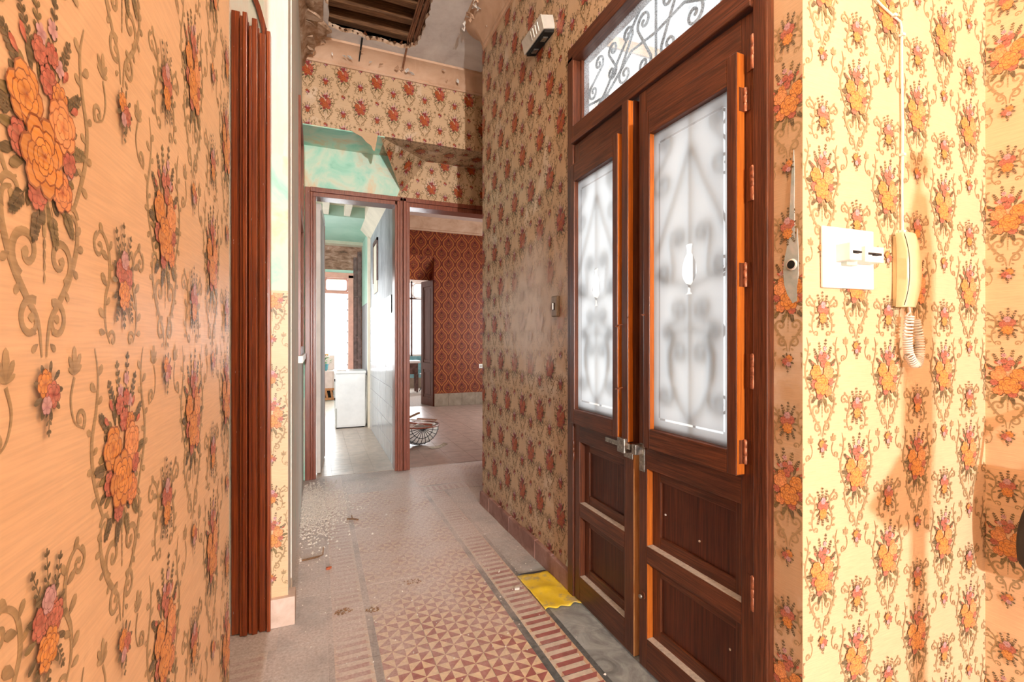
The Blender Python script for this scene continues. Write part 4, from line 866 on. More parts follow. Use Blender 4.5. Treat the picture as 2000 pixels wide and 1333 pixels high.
kb = MB().box(0.575, 0.9, 8.6, 8.75, 0, 3.3).box(-1.0, 0.575, 8.6, 8.75, 2.43, 3.3).build('wall_kitchen_back', RUST); tag(kb, 'rusty brown frieze wall over the kitchen gallery opening', 'wall', kind='structure')
box('pilaster', 0.575, 0.635, 8.57, 8.6, 0, 2.75, DKWOOD, kb, 0.006); box('pilaster', 0.64, 0.705, 8.55, 8.6, 0, 2.85, DKWOOD, kb, 0.01)
for z in (0.95, 1.35, 2.05): box('pilaster_band', 0.58, 0.70, 8.545, 8.57, z, z + 0.035, DKWOOD, kb, 0.004)
box('pink_jamb', 0.49, 0.575, 8.56, 8.76, 0, 2.43, PINK, kb, 0.004); box('pink_lintel', -1.0, 0.575, 8.56, 8.76, 2.38, 2.47, PINK, kb, 0.004)
box('green_band', -0.6, 0.70, 8.59, 8.6, 2.46, 2.52, KGREEN, kb)
# glazed screen bars inside the opening
m = MB()
def rrect(y, x0, x1, z0, z1, r, n=5):
    p = []
    for (cx, cz, a0) in ((x1 - r, z1 - r, 0), (x0 + r, z1 - r, 90), (x0 + r, z0 + r, 180), (x1 - r, z0 + r, 270)):
        for i in range(n + 1): a = R(a0 + 90 * i / n); p.append((cx + r * math.cos(a), y, cz + r * math.sin(a)))
    return p
for (x0, x1) in ((-0.35, 0.10), (0.12, 0.485)): m.tube(rrect(8.66, x0, x1, 2.16, 2.375, 0.05), 0.014, 6, closed=True)
m.box(-1.0, 0.49, 8.64, 8.68, 2.12, 2.155).box(0.095, 0.125, 8.64, 8.68, 2.12, 2.4).build('screen_bars', PINK, kb)
for i in range(9): MB().lathe([(0.010, 0), (0.010, 0.012), (0.004, 0.016)], (0.483, 8.63, 0.5 + 0.19 * i), 8).build('bolt_head', DKWOOD, kb)
kc = MB().box(-1.15, 0.86, 4.95, 6.75, 3.14, 3.3).box(-1.15, 0.86, 6.75, 8.75, 2.98, 3.3).box(-1.85, 1.05, 8.75, 12.1, 2.9, 3.3).build('ceiling_kitchen', KGREEN); tag(kc, 'pale green kitchen ceiling with cream joists', 'ceiling', kind='structure')
bpy.data.objects['ceiling_coving'].parent = kc
for i in range(6): box('ceiling_joist', -0.75 + 0.27 * i, -0.67 + 0.27 * i, 4.96, 6.75, 2.99, 3.14, KCREAM, kc, 0.006)
box('cream_infill', -1.0, 0.735, 4.96, 6.75, 3.125, 3.142, KCREAM, kc); box('cream_band', -0.6, 0.73, 8.40, 8.6, 2.93, 2.985, KCREAM, kc)
wk = MB().box(-1.85, -1.3, 12.0, 12.15, 0, 3.3).box(0.85, 1.05, 12.0, 12.15, 0, 3.3).box(-1.3, 0.85, 12.0, 12.15, 2.75, 3.3).box(-1.3, 0.85, 12.0, 12.15, 0, 0.6).build('wall_gallery', WALLW); tag(wk, 'white gallery wall with a wide bright window', 'wall', kind='structure')
pr = empty('planter', (-0.4, 11.3, 0)); tag(pr, 'pinkish low masonry planter with terracotta lattice base beyond the kitchen', 'planter')
rel(pr, box('planter_body', -1.3, 0.34, 11.1, 11.9, 0.26, 0.64, PARAP, pr, 0.01)); rel(pr, box('planter_back', 0.05, 0.36, 11.45, 11.9, 0.64, 0.98, PARAP, pr, 0.01))
rel(pr, box('lattice_back', -1.28, 0.32, 11.16, 11.9, 0.0, 0.26, DARK, pr))
for i in range(9):
    x = 0.33 - i * 0.11
    rel(pr, MB().prism([(x, 11.1, 0.05), (x - 0.045, 11.1, 0.05), (x - 0.075, 11.1, 0.21), (x - 0.03, 11.1, 0.21)], (0, 0.06, 0)).build('lattice_brick', TERRA, pr))
for z in (0, 0.21): rel(pr, box('lattice_course', -1.3, 0.34, 11.09, 11.17, z, z + 0.05, TERRA, pr, 0.004))
pl = empty('potted_plant', (0.135, 11.25, 0.641)); tag(pl, 'small green plant in a blue pot on the pinkish planter', 'plant')
MB().lathe([(0.055, 0), (0.075, 0.02), (0.09, 0.12), (0.098, 0.125), (0.098, 0.145), (0.085, 0.145), (0.08, 0.12), (0.0, 0.118)], n=18).build('pot', POT, pl, smooth=True)
rg = random.Random(8); m = MB(); mf = MB()
for i in range(60):
    a = rg.uniform(0, 6.28); r_ = rg.uniform(0.02, 0.14); z = 0.15 + rg.random() * 0.2 * (1 - r_ * 3); L = rg.uniform(0.05, 0.085)
    c, s = math.cos(a), math.sin(a); p = Vector((c * r_, s * r_, z)); d = Vector((c, s, rg.uniform(-.3, .6))).normalized(); q = d.cross(Vector((0, 0, 1))).normalized()
    m.prism([p, p + d * L * .5 + q * L * .3, p + d * L, p + d * L * .5 - q * L * .3], (0, 0, 0.002))
m.build('foliage', LEAF, pl)
for i in range(8):
    a = rg.uniform(0, 6.28); mf.lathe([(0.004, -0.012), (0.018, 0), (0.014, 0.012), (0.003, 0.02)], (math.cos(a) * 0.08, math.sin(a) * 0.08, 0.34 + 0.03 * rg.random()), 8)
mf.build('blossom', BLOSSOM, pl)
# ================================================================== WASHING MACHINE
wm = empty('washing_machine', (0.49, 7.69, 0)); tag(wm, 'white washing machine standing against the tiled kitchen wall', 'washing machine')
def wq(*a, **k): return rel(wm, box(*a, **k))
wq('cabinet', 0.275, 0.705, 7.46, 7.96, 0.012, 0.815, ENAMEL, wm, bevel=0.012); wq('worktop', 0.265, 0.712, 7.445, 7.97, 0.815, 0.852, ENAMEL, wm, bevel=0.006)
wq('front_panel', 0.300, 0.690, 7.452, 7.462, 0.04, 0.79, ENAMEL, wm, bevel=0.003); wq('grey_corner_strip', 0.277, 0.298, 7.455, 7.463, 0.015, 0.30, GREYP, wm)
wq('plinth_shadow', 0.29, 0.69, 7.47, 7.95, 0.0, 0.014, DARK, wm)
rel(wm, MB().tube([(0.712, 7.6, 0.72), (0.722, 7.56, 0.77), (0.726, 7.50, 0.70), (0.722, 7.47, 0.5), (0.720, 7.47, 0.3), (0.715, 7.5, 0.12), (0.705, 7.48, 0.05)], 0.011, 8).build('drain_hose', GREYP, wm, smooth=True))
rel(wm, MB().tube([(0.712, 7.7, 0.66), (0.72, 7.62, 0.55), (0.723, 7.55, 0.4), (0.722, 7.54, 0.2), (0.715, 7.56, 0.03)], 0.008, 8).build('inlet_hose', BLACK, wm, smooth=True))
for z in (0.70, 0.42): wq('side_clip', 0.262, 0.277, 7.47, 7.50, z, z + 0.035, DARK, wm)
wm.location.x -= 0.032; wm.location.y -= 0.03
bd = box('folded_board', 0.27, 0.40, 7.47, 7.57, 0.8525, 0.858, plain('cardboard', (0.55, 0.38, 0.26), 0.9), None); bd.rotation_euler.z = 0; tag(bd, 'thin brown board lying on the washing machine top', 'board')
# ================================================================== DINING ROOM
df = MB().box(0.86, 4.4, 4.86, 9.5, -0.12, -0.003).box(1.0, 4.5, 9.5, 13.2, -0.12, -0.003).build('floor_dining', K_GROUT); tag(df, 'dusty rose beige tile floor of the room with red damask paper', 'floor', kind='structure')
td = tile_mesh('floor_tile', [([(0, 0), (TS, 0), (TS, TS), (0, TS)], 0)], [D_FLOOR])
for i in range(10):
    for j in range(18): place(td, 'floor_tile', df, 0.98 + 0.25 * i, 5.00 + 0.25 * j, jz(), 0, (1.25, 1.25, 1))
dw = MB().box(2.14, 4.4, 9.24, 9.5, 0, 3.9).box(0.86, 2.14, 9.24, 9.5, 2.98, 3.9).box(0.86, 1.1, 9.24, 9.5, 0, 2.98).build('wall_dining', DAMASK); tag(dw, 'far wall in dark red damask wallpaper', 'wall', kind='structure')
lay_print('wallpaper_print', MOT_D, INK_D, (0, 9.24, 0), (1, 0, 0), (0, 0, 1), (0, -1, 0), [(2.14, 3.9, 0.26, 3.5), (1.1, 2.14, 2.98, 3.5), (3.9, 4.4, 0.26, 3.5)], (2.294, 3.047, 0.139, 0.414), dw, base=0.002, eps=0.0001)
sl = MB().prism([(0.9, 9.24, 2.98), (0.9, 9.5, 2.53), (0.9, 9.5, 2.98)], (1.24, 0, 0)).build('splayed_head', DAMASK, dw)
sv = Vector((0, 0.26, -0.45)).normalized(); sn = Vector((0, -0.45, -0.26)).normalized()
lay_print('wallpaper_print', MOT_D, INK_D, (0, 9.24, 2.98), (1, 0, 0), tuple(sv), tuple(sn), [(1.1, 2.14, 0.0, 0.52)], (1.75, 0.2, 0.139, 0.414), dw, base=0.002, eps=0.0001)
for i in range(8): box('skirting_stone', 2.145 + 0.28 * i, 2.423 + 0.28 * i, 9.205, 9.245, 0, 0.25, GSKIRT, dw, 0.005)
cb_ = MB().add(*(lambda P, n: ([(x, 9.24 - d, z) for x in (0.86, 4.4) for d, z in P], [(j, n + j, n + j + 1, j + 1) for j in range(n - 1)]))([(0, 3.47), (0.03, 3.47), (0.04, 3.50), (0.035, 3.51), (0.06, 3.56), (0.12, 3.63), (0.2, 3.67), (0.22, 3.70)], 8)).build('trim_4', COVE, None, smooth=True); tag(cb_, 'pinkish beige cornice above the red damask wall', 'cornice', kind='structure')
dc = MB().box(0.86, 4.4, 4.95, 9.5, 3.70, 3.85).box(1.0, 4.5, 9.5, 13.4, 3.2, 3.4).build('ceiling_dining', plain('pinkish_ceiling', (0.62, 0.48, 0.42), 0.8, 0, 0.06, 3)); tag(dc, 'pinkish plaster ceiling of the damask room', 'ceiling', kind='structure')
dr = MB().box(4.4, 4.55, 4.86, 6.0, 0, 3.85).box(4.4, 4.55, 8.0, 9.5, 0, 3.85).box(4.4, 4.55, 6.0, 8.0, 2.7, 3.85).box(4.4, 4.55, 6.0, 8.0, 0, 0.5).box(2.9, 4.55, 4.8, 4.95, 0, 3.85).box(0.86, 2.9, 4.951, 5.0, 2.73, 3.85).build('wall_dining_side', DAMASK); tag(dr, 'side wall of the damask room with an added window, out of sight', 'wall', kind='structure')
MB().box(3.05, 4.56, 4.785, 4.80, 0, 3.85).build('outer_render', WALLW, dr)
MB().box(0.862, 0.88, 5.0, 9.24, 0, 3.7).build('party_wall', DAMASK, dr)
fr = MB().box(1.0, 1.1, 9.5, 13.2, 0, 3.3).box(4.4, 4.5, 9.5, 13.2, 0, 3.3).box(1.0, 1.9, 13.1, 13.25, 0, 3.3).box(3.3, 4.5, 13.1, 13.25, 0, 3.3).box(1.9, 3.3, 13.1, 13.25, 2.95, 3.3).box(1.9, 3.3, 13.1, 13.25, 0.0, 0.88).build('wall_far_room', WALLW); tag(fr, 'white walls of the bright room beyond the damask wall', 'wall', kind='structure')
box('teal_dado', 1.9, 3.3, 13.085, 13.1, 0.28, 0.88, TEAL, fr); box('grey_base', 1.9, 3.3, 13.08, 13.1, 0.0, 0.28, GSKIRT, fr)
w3 = empty('window_2', (2.6, 13.1, 0.88)); tag(w3, 'bright far window with dark bar and rounded top light', 'window', kind='structure')
for x in (1.9, 2.38, 2.95, 3.25): rel(w3, box('window_frame', x, x + 0.05, 13.09, 13.15, 0.88, 2.95, DKWOOD if x == 2.38 else WHITE, w3, 0.004))
for z in (0.88, 2.45, 2.9): rel(w3, box('window_frame', 1.9, 3.3, 13.09, 13.15, z, z + 0.05, DKWOOD if z == 2.45 else WHITE, w3, 0.004))
rel(w3, MB().tube(rrect(13.1, 2.44, 2.94, 2.50, 2.89, 0.12), 0.03, 6, closed=True).build('rounded_light', WHITE, w3))
# door leaf folded back in the splayed opening
d5 = empty('door_4', (2.14, 9.26, 0), R(16)); tag(d5, 'brown panelled door folded back beside the red damask wall', 'door', kind='structure')
def lq(nm, x0, x1, y0, y1, z0, z1, mat=DOORB, bev=0.004): return box(nm, x0, x1, y0, y1, z0, z1, mat, d5, bev)
lq('stile', -0.02, 0.02, 0, 0.09, 0, 2.52); lq('stile', -0.02, 0.02, 0.41, 0.5, 0, 2.52)
for (a, b) in ((0, 0.16), (0.72, 0.86), (2.40, 2.52)): lq('rail', -0.02, 0.02, 0.09, 0.41, a, b)
lq('panel', -0.006, 0.006, 0.09, 0.41, 0.16, 0.72); lq('panel', -0.006, 0.006, 0.09, 0.41, 0.86, 2.40)
for (a, b) in ((0.20, 0.68), (0.90, 2.36)):
    for (y0, y1, z0, z1) in ((0.11, 0.13, a, b), (0.37, 0.39, a, b), (0.13, 0.37, a, a + 0.02), (0.13, 0.37, b - 0.02, b)): lq('panel_bead', -0.016, -0.006, y0, y1, z0, z1)
sk = empty('wall_socket', (3.118, 9.238, 0.782)); tag(sk, 'small white wall socket low on the red damask wall', 'socket')
MB().box(-0.042, 0.042, -0.010, 0, -0.042, 0.042).build('cover_plate', WHITE, sk, bevel=0.003); MB().lathe([(0.022, -0.012), (0.024, -0.008), (0.024, 0)], n=16, axis='Y').build('socket_ring', GREYP, sk)
tb = empty('side_table', (2.28, 12.1, 0)); tag(tb, 'small dark table in the bright room beyond the brown door', 'table')
MB().box(-0.22, 0.13, -0.2, 0.2, 0.74, 0.80).build('table_top', WHITE, tb, bevel=0.006); MB().box(-0.18, 0.08, -0.15, 0.15, 0.46, 0.74).build('drawer_box', DKWOOD, tb, bevel=0.006)
for (x, y) in ((-0.16, -0.13), (0.06, -0.13), (-0.16, 0.13), (0.06, 0.13)): MB().lathe([(0.022, 0.0), (0.03, 0.1), (0.035, 0.46)], (x, y, 0), 8).build('leg', DKWOOD, tb)
ch = empty('folding_chair', (2.60, 12.0, 0)); tag(ch, 'thin metal folding chair beside the small dark table', 'chair')
MB().box(-0.16, 0.12, -0.18, 0.18, 0.44, 0.46).build('seat', GREYP, ch, bevel=0.004); MB().box(0.10, 0.13, -0.18, 0.18, 0.62, 0.8).build('backrest', GREYP, ch, bevel=0.004)
for y in (-0.17, 0.17):
    MB().tube([(-0.16, y, 0), (0.04, y, 0.45), (0.13, y, 0.8)], 0.011, 6).build('leg', IRON, ch); MB().tube([(0.18, y, 0), (-0.05, y, 0.45)], 0.011, 6).build('leg', IRON, ch)
# ================================================================== BASKET AND LITTER IN THE DOORWAY
bk = empty('wire_basket', (1.17, 5.88, 0.255)); tag(bk, 'half round black wire basket with white lining on the floor', 'basket')
Rb = 0.25; m = MB()
def sph(u, w): return (Rb * math.cos(u) * math.cos(w), Rb * math.sin(w), -Rb * abs(math.sin(u)) * math.cos(w))
m2 = MB()
nv, nu = 10, 20
v = [(0.975 * x, 0.975 * y, 0.975 * z) for i in range(nu + 1) for j in range(nv + 1) for (x, y, z) in [sph(math.pi * i / nu, -math.pi / 2 + math.pi * j / nv)]]
f = [(i * (nv + 1) + j, (i + 1) * (nv + 1) + j, (i + 1) * (nv + 1) + j + 1, i * (nv + 1) + j + 1) for i in range(nu) for j in range(nv)]
lin = MB().add(v, f).build('lining', SHEET, bk, smooth=True)
for i in range(1, 12): MB().tube([sph(math.pi * i / 12, R(w)) for w in range(-90, 91, 12)], 0.0042, 5).build('rib_wire', IRON, bk)
for w in (-58, -30, 0, 30, 58): MB().tube([sph(R(u), R(w)) for u in range(0, 181, 12)], 0.0042, 5).build('ring_wire', IRON, bk)
MB().tube([(Rb * math.cos(R(a)), Rb * math.sin(R(a)), 0) for a in range(0, 360, 12)], 0.010, 6, closed=True).build('rim', WOOD_F, bk)
def plank(name, p0, p1, w, t, mat, label, grp=None):
    a, b = Vector(p0), Vector(p1); d = (b - a); q = d.cross(Vector((0, 0, 1))).normalized() * w / 2; up = q.cross(d).normalized() * t
    c = (a + b) / 2; o = MB().prism([a - q - c, a + q - c, b + q - c, b - q - c], up).build(name, mat); o.location = c
    return tag(o, label, 'wood', grp)
plank('wooden_slat', (0.98, 5.90, 0.29), (1.30, 5.72, 0.26), 0.03, 0.02, WOOD_F, 'reddish slat lying across the rim of the wire basket')
plank('wooden_slat', (1.10, 6.05, 0.29), (1.36, 5.84, 0.25), 0.05, 0.015, SHEET, 'pale slat lying inside the wire basket')
plank('wooden_slat', (1.02, 5.95, 0.315), (1.22, 6.10, 0.36), 0.025, 0.02, TIMBER, 'dark broken slat sticking up from the wire basket')
plank('wooden_slat', (1.18, 6.03, 0.300), (1.40, 5.90, 0.290), 0.06, 0.012, LATH, 'wide splintered slat at the right of the wire basket')
m = MB(); rg = random.Random(3); nx, ny = 8, 6
v = [(-0.15 + 0.3 * i / nx, -0.1 + 0.2 * j / ny, 0.02 * rg.random() + 0.02 * math.sin(i * 1.3) + 0.025) for i in range(nx + 1) for j in range(ny + 1)]; f = [(i * (ny + 1) + j, (i + 1) * (ny + 1) + j, (i + 1) * (ny + 1) + j + 1, i * (ny + 1) + j + 1) for i in range(nx) for j in range(ny)]
cs = m.add(v, f).build('crumpled_sheet', SHEET); cs.location = (1.07, 5.83, 0.235); tag(cs, 'crumpled white sheet inside the wire basket', 'sheet')
md = cs.modifiers.new('thickness', 'SOLIDIFY'); md.thickness = 0.002
v = [(-0.11 + 0.22 * i / nx, -0.05 + 0.1 * j / ny, 0.004 + (0.03 * max(0, (i - 4) / 4) ** 2) + 0.004 * rg.random()) for i in range(nx + 1) for j in range(ny + 1)]
ps = MB().add(v, f).build('paper_scrap', PAPERW); ps.location = (1.36, 5.66, 0); ps.rotation_euler.z = R(15); tag(ps, 'curled scrap of old paper on the floor beside the wire basket', 'paper'); md = ps.modifiers.new('thickness', 'SOLIDIFY'); md.thickness = 0.0015
# ================================================================== THINGS ON THE WALLS
sw = empty('light_switch', (1.22, 2.30, 1.49)); tag(sw, 'small brown rectangular light switch beside the double door', 'switch')
MB().box(-0.022, 0, -0.034, 0.034, -0.058, 0.058).build('switch_body', plain('brown_bakelite', (0.26, 0.20, 0.14), 0.4, 0, 0.1), sw, bevel=0.008)
MB().box(-0.026, -0.020, -0.010, 0.010, -0.020, 0.020).build('switch_recess', DARK, sw, bevel=0.002); MB().box(-0.031, -0.022, -0.003, 0.003, -0.018, 0.018).build('toggle', WHITE, sw, bevel=0.001)
bx_ = empty('door_chime', (1.218, 2.46, 3.075)); bx_.rotation_euler = (0, R(-14), 0); tag(bx_, 'grey slotted door chime box high on the brown wall', 'chime')
MB().box(-0.075, 0, -0.13, 0.13, -0.035, 0.04).build('chime_body', GREYP, bx_, bevel=0.004)
MB().box(-0.079, -0.074, -0.132, 0.132, -0.037, 0.042).build('front_cover', plain('beige_grey_plastic', (0.55, 0.52, 0.46), 0.4, 0, 0.05), bx_, bevel=0.002)
for i in range(4): MB().box(-0.082, -0.078, -0.085 + 0.03 * i, -0.078 + 0.03 * i, -0.02, 0.028).build('slot', WHITE if i < 3 else GREYP, bx_)
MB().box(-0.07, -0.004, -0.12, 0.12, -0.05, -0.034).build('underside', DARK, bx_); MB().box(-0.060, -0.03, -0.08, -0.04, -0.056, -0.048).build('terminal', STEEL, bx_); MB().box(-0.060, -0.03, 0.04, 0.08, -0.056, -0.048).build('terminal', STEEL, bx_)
# bare patch with a pipe hole on the strip right of the door
pt = [(0.897, 1.41), (0.910, 1.405), (0.926, 1.43), (0.936, 1.46), (0.939, 1.50), (0.934, 1.535), (0.928, 1.56), (0.924, 1.60), (0.918, 1.68), (0.914, 1.76), (0.907, 1.83), (0.905, 1.76), (0.906, 1.68), (0.904, 1.60), (0.902, 1.565), (0.897, 1.61), (0.894, 1.56), (0.893, 1.50), (0.895, 1.46), (0.898, 1.45)]
hp = MB().prism([(1.2175, y, z) for y, z in pt], (0.002, 0, 0)).build('plaster_patch', layered('patch_plaster', [(0.3, (0.30, 0.38, 0.37)), (0.6, (0.46, 0.50, 0.48)), (0.75, (0.60, 0.56, 0.54))], (1, 1, 1), 25), wr); hp['label'] = 'bare plaster patch with a round hole'
MB().lathe([(0.013, -0.004), (0.016, -0.002), (0.016, 0.0)], (1.218, 0.912, 1.512), 18, axis='X').build('hole_lip', CHIP, wr)
MB().lathe([(0.0115, -0.005), (0.0115, 0.0)], (1.218, 0.912, 1.512), 18, axis='X').build('pipe_hole', DARK, wr)
# torn corner at the foot of the right wall
MB().prism([(1.2165, 2.136, 0.11), (1.2165, 2.20, 0.11), (1.2165, 2.165, 0.19), (1.2165, 2.15, 0.26), (1.2165, 2.136, 0.28)], (0.003, 0, 0)).build('bare_corner', MINT, wr)
# consumer unit
cu_ = empty('breaker_plate', (1.40, 0.881, 1.535)); tag(cu_, 'square white plate with two small breakers on the lit wall', 'breaker panel')
cu_.rotation_euler = (0, R(-0.6), 0)
MB().box(-0.112, 0.112, -0.008, 0, -0.086, 0.086).build('cover_plate', WHITE, cu_, bevel=0.004)
for (x0, x1, z0, z1, mt) in ((-0.058, -0.008, -0.012, 0.036, WHITE), (0.008, 0.090, -0.014, 0.030, WHITE)):
    b_ = MB().box(x0, x1, -0.046, -0.006, z0, z1).build('breaker', mt, cu_, bevel=0.002)
    MB().box(x0 + 0.012, x1 - 0.012, -0.0475, -0.045, z0 + 0.020, z0 + 0.026).build('breaker_print', plain('breaker_ink', (0.02, 0.02, 0.02), 0.5), b_)
    MB().box((x0 + x1) / 2 - 0.012, (x0 + x1) / 2 + 0.010, -0.056, -0.045, z0 + 0.018, z0 + 0.023).build('breaker_toggle', BLACK, b_, bevel=0.001)
MB().box(-0.036, 0.010, -0.024, -0.006, -0.022, 0.034).build('breaker_base', GREENP, cu_, bevel=0.002)
# intercom handset
ic = empty('intercom', (1.69, 0.882, 1.51)); tag(ic, 'cream wall intercom handset with coiled cord', 'intercom')
MB().box(-0.076, -0.004, -0.016, 0, -0.105, 0.108).build('base', CREAM, ic, bevel=0.004)
prof = []
n = 18
for i in range(n + 1):
    z = -0.108 + 0.222 * i / n; u = (i / n) * 2 - 1
    prof.append((-0.022 - 0.014 * (1 - u * u) - 0.004, z))
v = []; f = []
xs = [-0.084, -0.080, -0.070, -0.054, -0.036, -0.022, -0.012, -0.008]
for (y, z) in prof:
    u = (z - 0.003) / 0.111
    for k, x in enumerate(xs):
        q = k / (len(xs) - 1); rnd = (0.000, 0.007, 0.011, 0.012, 0.011, 0.007, 0.003, 0.0)[k]
        v.append((x + 0.006 * (1 - u * u), y - rnd * (0.55 + 0.45 * abs(u)), z))
k = len(xs)
for i in range(n):
    for j in range(k - 1): f.append((i * k + j, i * k + j + 1, (i + 1) * k + j + 1, (i + 1) * k + j))
bq = len(v)
for (y, z) in prof:
    u = (z - 0.003) / 0.111
    v += [(-0.084 + 0.006 * (1 - u * u), -0.014, z), (-0.008 + 0.006 * (1 - u * u), -0.014, z)]
for i in range(n):
    f.append((i * k, bq + 2 * i, bq + 2 * i + 2, (i + 1) * k)); f.append((i * k + k - 1, (i + 1) * k + k - 1, bq + 2 * i + 3, bq + 2 * i + 1))
f.append(tuple(range(k)) + (bq + 1, bq)); f.append(tuple(range(n * k, n * k + k))[::-1] + (bq + 2 * n, bq + 2 * n + 1))
hs = MB().add(v, f).build('handset', CREAM, ic, smooth=True)
MB().tube([(-0.0790 + 0.006 * (1 - (q / 9) ** 2), -0.026 - 0.014 * (1 - (q / 9) ** 2) - 0.0075 * (0.55 + 0.45 * abs(q / 9)), 0.003 + 0.0118 * q) for q in range(-9, 10)], 0.0013, 5).build('handset_seam', DARK, ic)
def coil(path, r, turns, wr_):
    P = [Vector(p) for p in path]; out = []; tot = turns * 8
    seg = len(P) - 1
    for i in range(tot + 1):
        t = i / tot * seg; k = min(int(t), seg - 1); fq = t - k
        p0, p1, p2, p3 = P[max(k - 1, 0)], P[k], P[k + 1], P[min(k + 2, seg)]
        c = 0.5 * ((2 * p1) + (p2 - p0) * fq + (2 * p0 - 5 * p1 + 4 * p2 - p3) * fq * fq + (3 * p1 - p0 - 3 * p2 + p3) * fq ** 3)
        d = (p2 - p1).normalized(); u = Vector((0, 1, 0)); w = d.cross(u).normalized()
        a = i / 8 * 2 * math.pi; out.append(tuple(c + (u * math.cos(a) + w * math.sin(a)) * r))
    return MB().tube(out, wr_, 5)
coil([(-0.046, -0.03, -0.135), (-0.056, -0.03, -0.20), (-0.052, -0.032, -0.25), (-0.024, -0.034, -0.283), (0.000, -0.032, -0.255), (0.006, -0.028, -0.20), (0.002, -0.02, -0.145)], 0.011, 44, 0.0026).build('coiled_cord', WIRE, ic, smooth=True)
MB().tube([(-0.042, -0.026, -0.100), (-0.044, -0.030, -0.122), (-0.046, -0.019, -0.137)], 0.003, 6).build('cord_tail', WIRE, ic)
MB().tube([(0.002, -0.009, -0.145), (-0.004, -0.010, -0.12), (-0.012, -0.008, -0.100)], 0.003, 6).build('cord_tail', WIRE, ic)
cbp = [(1.655, 0.876, 1.62), (1.652, 0.876, 1.75), (1.655, 0.876, 1.95), (1.652, 0.876, 2.12), (1.650, 0.876, 2.255), (1.642, 0.876, 2.275), (1.60, 0.876, 2.285), (1.55, 0.876, 2.30), (1.49, 0.876, 2.33), (1.40, 0.876, 2.36)]
cbl = empty('cable', (1.655, 0.876, 1.62)); tag(cbl, 'thin white cable clipped to the lit wall above the intercom', 'cable')
rel(cbl, MB().tube(cbp, 0.0032, 6).build('wire', WIRE, cbl, smooth=True))
for (x, z) in ((1.6525, 1.635), (1.653, 1.87), (1.6505, 2.235), (1.61, 2.284), (1.52, 2.315)): rel(cbl, MB().box(x - 0.006, x + 0.006, 0.868, 0.882, z - 0.004, z + 0.004).build('cable_clip', WHITE, cbl, bevel=0.001))
# black bag hanging on the side wall
hb = empty('hanging_bag', (2.06, 0.68, 0.555)); tag(hb, 'black rounded padded bag at the right edge beside the orange wall', 'bag')
v = []; f = []; nn, kk = 14, 16
for i in range(nn + 1):
    z = i / nn; hw = 0.165 * (math.sin(math.pi * (0.36 + 0.5 * z)) ** 0.7) * (1 if z > 0.1 else 0.75 + 2.5 * z); hd = 0.055 * (math.sin(math.pi * (0.1 + 0.8 * z)) ** 0.6)
    for j in range(kk):
        a = 2 * math.pi * j / kk; v.append((hd * math.cos(a), hw * math.copysign(abs(math.sin(a)) ** 0.7, math.sin(a)) - 0.07, z * 0.34))
for i in range(nn):
    for j in range(kk): f.append((i * kk + j, i * kk + (j + 1) % kk, (i + 1) * kk + (j + 1) % kk, (i + 1) * kk + j))
f += [tuple(range(kk))[::-1], tuple(nn * kk + j for j in range(kk))]
MB().add(v, f).build('bag_body', BLACK, hb, smooth=True)
MB().tube([(0, -0.20, 0.31), (0.03, -0.17, 0.48), (0.068, -0.08, 0.60), (0.03, 0.0, 0.48), (0, 0.04, 0.31)], 0.008, 6).build('strap', BLACK, hb); MB().lathe([(0.014, -0.03), (0.012, -0.01), (0.02, 0.02)], (0.06, -0.08, 0.605), 10, axis='X').build('hook', STEEL, hb)
# ================================================================== FLOOR LITTER
def sheet(name, pts_fn, nx, ny, mat, thick):
    v = [pts_fn(i / nx, j / ny) for i in range(nx + 1) for j in range(ny + 1)]; f = [(i * (ny + 1) + j, (i + 1) * (ny + 1) + j, (i + 1) * (ny + 1) + j + 1, i * (ny + 1) + j + 1) for i in range(nx) for j in range(ny)]
    o = MB().add(v, f).build(name, mat, None, smooth=True); md = o.modifiers.new('thickness', 'SOLIDIFY'); md.thickness = thick; md.offset = 1; return o
rg = random.Random(21)
def yel(u, w):
    x = 1.013 + 0.178 * u + 0.012 * (1 - w) * u; y = 2.032 + 0.345 * w - 0.012 * u + (0.010 * math.sin(u * 17) if w == 0 else 0)
    return (x, y, 0.007 + 0.008 * math.exp(-((w - 0.52) / 0.07) ** 2) * (0.6 + 0.4 * math.sin(u * 5)) + 0.002 * math.sin(9 * u + 6 * w) + 0.001 * rg.random())
ym_ = sheet('yellow_mat', yel, 20, 24, YELLOW, 0.003); tag(ym_, 'creased bright yellow vinyl mat lying by the double door', 'mat')
sm_ = sheet('dark_mat', lambda u, w: (1.03 + 0.164 * u, 2.06 + 0.35 * w - 0.012 * u, 0.0012 + 0.0006 * math.sin(8 * u)), 8, 10, SLATE, 0.003); tag(sm_, 'dark plastic sheet poking out from under the yellow mat', 'mat')
tw = MB().tube([(-0.084, 3.037, 0.006), (-0.03, 3.047, 0.006), (0.006, 3.052, 0.007)], 0.006, 6).tube([(0.006, 3.052, 0.007), (0.03, 3.06, 0.012), (0.034, 3.075, 0.05)], [0.005, 0.004, 0.003], 6).build('twig', TWIG); tag(tw, 'bent reddish stick on the dusty floor by the plaster wall', 'stick')
rc = MB().box(0.045, 0.068, 2.868, 2.886, 0, 0.012).box(0.056, 0.075, 2.88, 2.893, 0, 0.009).build('brick_chip', REDCHIP, bevel=0.003); tag(rc, 'small orange red brick crumb on the left floor border', 'rubble')
wc_ = MB().prism([(0.95, 2.262, 0), (0.975, 2.257, 0), (0.982, 2.272, 0), (0.965, 2.282, 0), (0.952, 2.275, 0)], (0, 0, 0.010)).build('plaster_chip', CHIP, bevel=0.002); tag(wc_, 'single white plaster chip on striped tiles left of the yellow mat', 'rubble')
